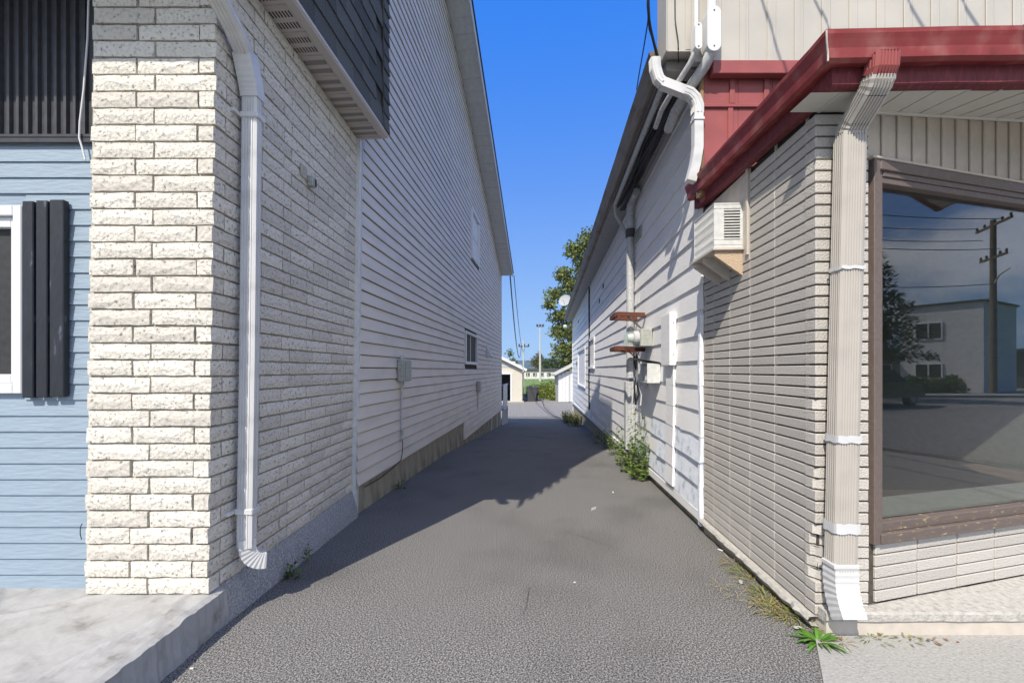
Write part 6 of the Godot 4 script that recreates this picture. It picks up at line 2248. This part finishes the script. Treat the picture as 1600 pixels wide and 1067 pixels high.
func build_street() -> void:
	var g := 1.45
	var flat := func(px: float, d: float) -> Vector3:
		var p := mirrored(px, 578, d)
		p.y = 0.0
		return p
	# flat-roofed stucco building
	var c0: Vector3 = flat.call(1410, 29.3)
	var c1: Vector3 = flat.call(1541, 26.0)
	var c2: Vector3 = flat.call(1592, 28.6)
	var hgt := 5.75
	var t := frame(c1, c0 - c1)
	if t.basis.z.dot(-c1) < 0: t = frame(c0, c1 - c0)
	var bl := thing("stucco_building", "white two-storey flat-roofed stucco building across the street", "building", t)
	var inv := t.affine_inverse()
	var st := mb()
	var c3: Vector3 = c0 + (c2 - c1)
	var cs := [c0, c1, c2, c3]
	var mid: Vector3 = (c0 + c2) / 2
	for k in 4:
		var a: Vector3 = cs[k]
		var b: Vector3 = cs[(k + 1) % 4]
		face(st, [a, b, b + UP * hgt, a + UP * hgt], (a + b) / 2 - mid)
	face(st, [c0 + UP * hgt, c1 + UP * hgt, c2 + UP * hgt, c3 + UP * hgt], UP)
	obj("walls", st, M.stucco, bl, inv)
	st = mb()
	for k in 4: bar(st, cs[k] + UP * (hgt + 0.06), cs[(k + 1) % 4] + UP * (hgt + 0.06), 0.3, 0.12)
	obj("roof_edge", st, M.dark_grey, bl, inv)
	var along: Vector3 = (c0 - c1).normalized()
	var outn := (along.cross(UP)).normalized()
	if outn.dot(-c1) < 0: outn = -outn
	for q in [[1.9, 0.9, 1.3, 0.95], [1.9, 3.5, 1.3, 1.1], [4.4, 3.5, 1.2, 1.1], [4.4, 0.9, 1.2, 0.95]]:
		var ctr: Vector3 = c1 + along * (q[0] + 0.6) + UP * (q[1] + q[3] / 2)
		var wt := Transform3D(Basis(along, UP, along.cross(UP)), ctr)
		var sgn := 1.0 if along.cross(UP).dot(outn) > 0 else -1.0
		st = mb()
		for f in [[-1, 0], [1, 0], [0, -1], [0, 1], [0, 0]]: cbox(st, Vector3(f[0] * q[2] / 2, f[1] * q[3] / 2, 0.02 * sgn), Vector3(0.08 if f[1] == 0 else q[2] + 0.08, 0.08 if f[1] != 0 else q[3], 0.10 if f[1] == 0 else 0.099), 0.01, wt)
		var wf := obj("window", st, M.white_paint, bl, inv)
		st = mb()
		cbox(st, Vector3(0, 0, 0.012 * sgn), Vector3(q[2], q[3], 0.03), 0.0, wt)
		obj("pane", st, M.screen, wf)
	# utility pole with crossarms and wires
	var pb: Vector3 = flat.call(1556, 23.5)
	var ph := 1.45 + (578.0 - 343.0) / F * 23.5
	var up := thing("street_utility_pole", "wooden utility pole with two crossarms across the street", "utility pole", Transform3D(Basis(), pb))
	st = mb()
	tube(st, [Vector3.ZERO, Vector3(0, ph, 0)], 0.17, 10, true, 0.13)
	obj("pole", st, M.pole_wood, up)
	var wdir := Vector3(0.86, 0, -0.5)
	var arm_dir := ((mirrored(1600, 350, 21.5) - mirrored(1525, 350, 25.0)) * Vector3(1, 0, 1)).normalized()
	for q in [[8.0, 1.45], [34.0, 1.1]]:
		st = mb()
		var y: float = ph - q[0] / F * 23.5 - (0.9 if q[0] > 20 else 0.0)
		bar(st, Vector3(0, y, 0) - arm_dir * q[1], Vector3(0, y, 0) + arm_dir * q[1], 0.1, 0.12)
		var arm := obj("cross_arm", st, M.pole_wood, up)
		for s in [-0.95, -0.5, 0.5, 0.95]:
			st = mb()
			lathe(st, Vector3(0, y + 0.06, 0) + arm_dir * q[1] * s, UP, [[0, 0.03], [0.05, 0.06], [0.14, 0.06], [0.2, 0.03], [0.21, 0]], 8)
			obj("insulator", st, M.dark_grey, arm)
	st = mb()
	var lpth := [Vector3(0, ph - 3.7, 0), Vector3(0, ph - 3.2, 0) + arm_dir * 0.5, Vector3(0, ph - 3.0, 0) + arm_dir * 1.3]
	tube(st, lpth, 0.035, 6)
	obj("lamp_arm", st, M.steel_pole, up)
	# street wires between this pole and the next one up the road
	var pb2 := Vector3(9.0, 0, 10.5)
	var up2 := thing("street_utility_pole", "second wooden utility pole further along the street", "utility pole", Transform3D(Basis(), pb2))
	st = mb()
	tube(st, [Vector3.ZERO, Vector3(0, ph + 0.3, 0)], 0.17, 10, true, 0.13)
	obj("pole", st, M.pole_wood, up2)
	st = mb()
	bar(st, Vector3(-0.5, ph - 0.1, -1.3), Vector3(0.5, ph - 0.1, 1.3), 0.1, 0.12)
	obj("cross_arm", st, M.pole_wood, up2)
	for k in 5:
		st = mb()
		var y: float = ph + [-0.1, -0.15, -0.9, -1.75, -3.6][k]
		var off: Vector3 = arm_dir * [-1.3, 0.7, -0.9, 0.5, 0.0][k]
		var pts := []
		for i in 17:
			var f := i / 16.0
			pts.append((pb + off).lerp(pb2 + off, f) + Vector3(0, y - 0.7 * 4 * f * (1 - f), 0))
		tube(st, pts, 0.022, 5)
		tag(obj("street_wire", st, M.black_cable), "black wire strung along the street poles", "wire", "wires along the street poles")
	# service wires from the pole to the parapet (their shadows fall on the metal)
	var ends := [Vector3(1.55, 6.6, -3.55), Vector3(1.75, 6.4, -3.55), Vector3(2.05, 6.9, -3.55), Vector3(2.6, 6.6, -3.55)]
	var dirs := [Vector3(-0.12, 0.10, 1.0), Vector3(0.10, 0.12, 1.0), Vector3(0.22, 0.15, 1.0), Vector3(0.30, 0.12, 1.0)]
	for k in 4:
		st = mb()
		var pts := []
		for i in 13:
			var f := i / 12.0
			pts.append(ends[k] + dirs[k] * 24.0 * f - Vector3(0, 1.2 * 4 * f * (1 - f) * 0.5, 0))
		tube(st, pts, [0.012, 0.012, 0.016, 0.018][k], 6)
		tag(obj("service_wire", st, M.black_cable), "black service wire running from the street to the beige parapet", "wire", "service wires to the parapet")
	# conifer, hedge, low house, parked car
	var ct: Vector3 = flat.call(1362, 21.0)
	var cf := thing("conifer_tree", "dark spreading conifer across the street", "tree", Transform3D(Basis(), ct))
	st = mb()
	tube(st, [Vector3(0, -0.2, 0), Vector3(0, 7.5, 0)], 0.2, 8, true, 0.05)
	obj("trunk", st, M.bark, cf)
	st = mb()
	var r := RandomNumberGenerator.new()
	r.seed = 44
	for lv in 13:
		var y := 2.0 + 0.42 * lv
		var rad := 3.0 * (1.0 - lv / 15.0)
		for bno in 9:
			var a := TAU * bno / 9.0 + lv * 0.7 + r.randf_range(-0.2, 0.2)
			var d := Vector3(cos(a), 0, sin(a))
			var len := rad * r.randf_range(0.6, 1.0)
			for n in int(len * 34):
				var f := r.randf_range(0.15, 1.0)
				var p := d * len * f + Vector3(0, y + 0.25 * f - 0.15 * f * f, 0) + rand_dir(r) * 0.22 * (1.1 - f * 0.5)
				leaf_quad(st, p, (d + rand_dir(r) * 0.8).normalized(), (UP + rand_dir(r) * 0.4).normalized(), 0.3, 0.12, green(r, Color(0.05, 0.075, 0.025)))
	obj("branches", st, M.leaf, cf)
	for k in 4:
		var hc: Vector3 = flat.call(1395.0 + 32.0 * k, 25.2)
		var hg := thing("street_hedge", "rounded green hedge bush in front of the stucco building", "hedge", Transform3D(Basis(), hc), "hedge bushes across the street")
		st = mb()
		for n in 1200:
			var dd := rand_dir(r)
			dd.y = absf(dd.y)
			leaf_quad(st, dd * Vector3(0.85, 1.15, 0.7) * pow(r.randf(), 0.3), (rand_dir(r) + UP * 0.3).normalized(), (rand_dir(r) + UP).normalized(), 0.16, 0.09, green(r, Color(0.10, 0.15, 0.035)))
		obj("leaves", st, M.leaf, hg)
	var ht := frame(flat.call(1350, 31.0), flat.call(1418, 31.0) - flat.call(1350, 31.0))
	if ht.basis.z.dot(-ht.origin) < 0: ht = frame(flat.call(1418, 31.0), flat.call(1350, 31.0) - flat.call(1418, 31.0))
	var lh := thing("porch_house", "low white house with a dark porch across the street", "house", ht)
	st = mb()
	span(st, Vector3(0, 0, -5), Vector3(3.6, 2.6, 0))
	obj("wall", st, M.white_paint, lh)
	st = mb()
	span(st, Vector3(-0.3, 2.6, -5.3), Vector3(3.9, 2.9, 1.2), 0.03)
	obj("roof", st, M.dark_grey, lh)
	st = mb()
	span(st, Vector3(1.2, 0.8, 0.001), Vector3(2.2, 2.0, 0.05), 0.01)
	obj("window", st, M.screen, lh)
	for x in [0.1, 3.4]:
		st = mb()
		span(st, Vector3(x, 0, 1.0), Vector3(x + 0.12, 2.598, 1.12), 0.01)
		obj("post", st, M.white_paint, lh)
	var h2 := frame(flat.call(1586, 33.0), flat.call(1660, 31.0) - flat.call(1586, 33.0))
	if h2.basis.z.dot(-h2.origin) < 0: h2 = frame(flat.call(1660, 31.0), flat.call(1586, 33.0) - flat.call(1660, 31.0))
	var dk := thing("dark_house", "dark low house beside the stucco building across the street", "house", h2)
	st = mb()
	span(st, Vector3(0, 0, -6), Vector3(5, 2.8, 0))
	obj("wall", st, M.dark_grey, dk)
	st = mb()
	span(st, Vector3(-0.4, 2.8, -6.4), Vector3(5.4, 3.1, 0.8), 0.04)
	obj("roof", st, M.roof_dark, dk)
	# parked dark car
	var cc: Vector3 = flat.call(1362, 17.0)
	var car := thing("parked_car", "dark parked car at the far side of the street", "car", Transform3D(Basis().rotated(UP, 0.12), cc))
	st = mb()
	var prof := [[-2.2, 0.35], [-2.25, 0.75], [-2.1, 0.92], [-1.2, 1.0], [1.2, 0.98], [2.0, 0.85], [2.22, 0.65], [2.2, 0.35]]
	for k in prof.size() - 1:
		face(st, [Vector3(prof[k][0], prof[k][1], 0.85), Vector3(prof[k + 1][0], prof[k + 1][1], 0.85), Vector3(prof[k + 1][0], prof[k + 1][1], -0.85), Vector3(prof[k][0], prof[k][1], -0.85)], Vector3(prof[k][0] * 0.3, prof[k][1] - 0.5, 0))
	for z in [0.85, -0.85]:
		var pts := []
		for q in prof: pts.append(Vector3(q[0], q[1], z))
		face(st, pts, Vector3(0, 0, z))
	obj("body", st, M.car_paint, car)
	st = mb()
	var cp := [[-1.7, 0.97], [-1.1, 1.42], [0.4, 1.45], [1.2, 0.97]]
	for k in 3: face(st, [Vector3(cp[k][0], cp[k][1], 0.68), Vector3(cp[k + 1][0], cp[k + 1][1], 0.68), Vector3(cp[k + 1][0], cp[k + 1][1], -0.68), Vector3(cp[k][0], cp[k][1], -0.68)], UP)
	for z in [0.68, -0.68]: face(st, [Vector3(cp[0][0], cp[0][1], z), Vector3(cp[1][0], cp[1][1], z), Vector3(cp[2][0], cp[2][1], z), Vector3(cp[3][0], cp[3][1], z)], Vector3(0, 0, z))
	obj("cabin", st, M.screen, car)
	for x in [-1.4, 1.35]:
		for z in [0.72, -0.72]:
			st = mb()
			lathe(st, Vector3(x, 0.33, z - 0.11), Vector3(0, 0, 1), [[0, 0.0], [0, 0.33], [0.22, 0.33], [0.22, 0.0]], 16)
			var wh := obj("wheel", st, M.tyre, car)
			st = mb()
			lathe(st, Vector3(x, 0.33, z + (0.111 if z > 0 else -0.121)), Vector3(0, 0, 1), [[0, 0.0], [0, 0.2], [0.01, 0.2], [0.01, 0.0]], 12)
			obj("rim", st, M.galv, wh)

func _ready() -> void:
	rng.seed = 1
	setup_view()
	materials()
	build_ground()
	build_brick_building()
	build_vinyl_house()
	build_clapboard_house()
	build_storefront()
	build_service()
	build_background()
	build_street()
	build_plants()
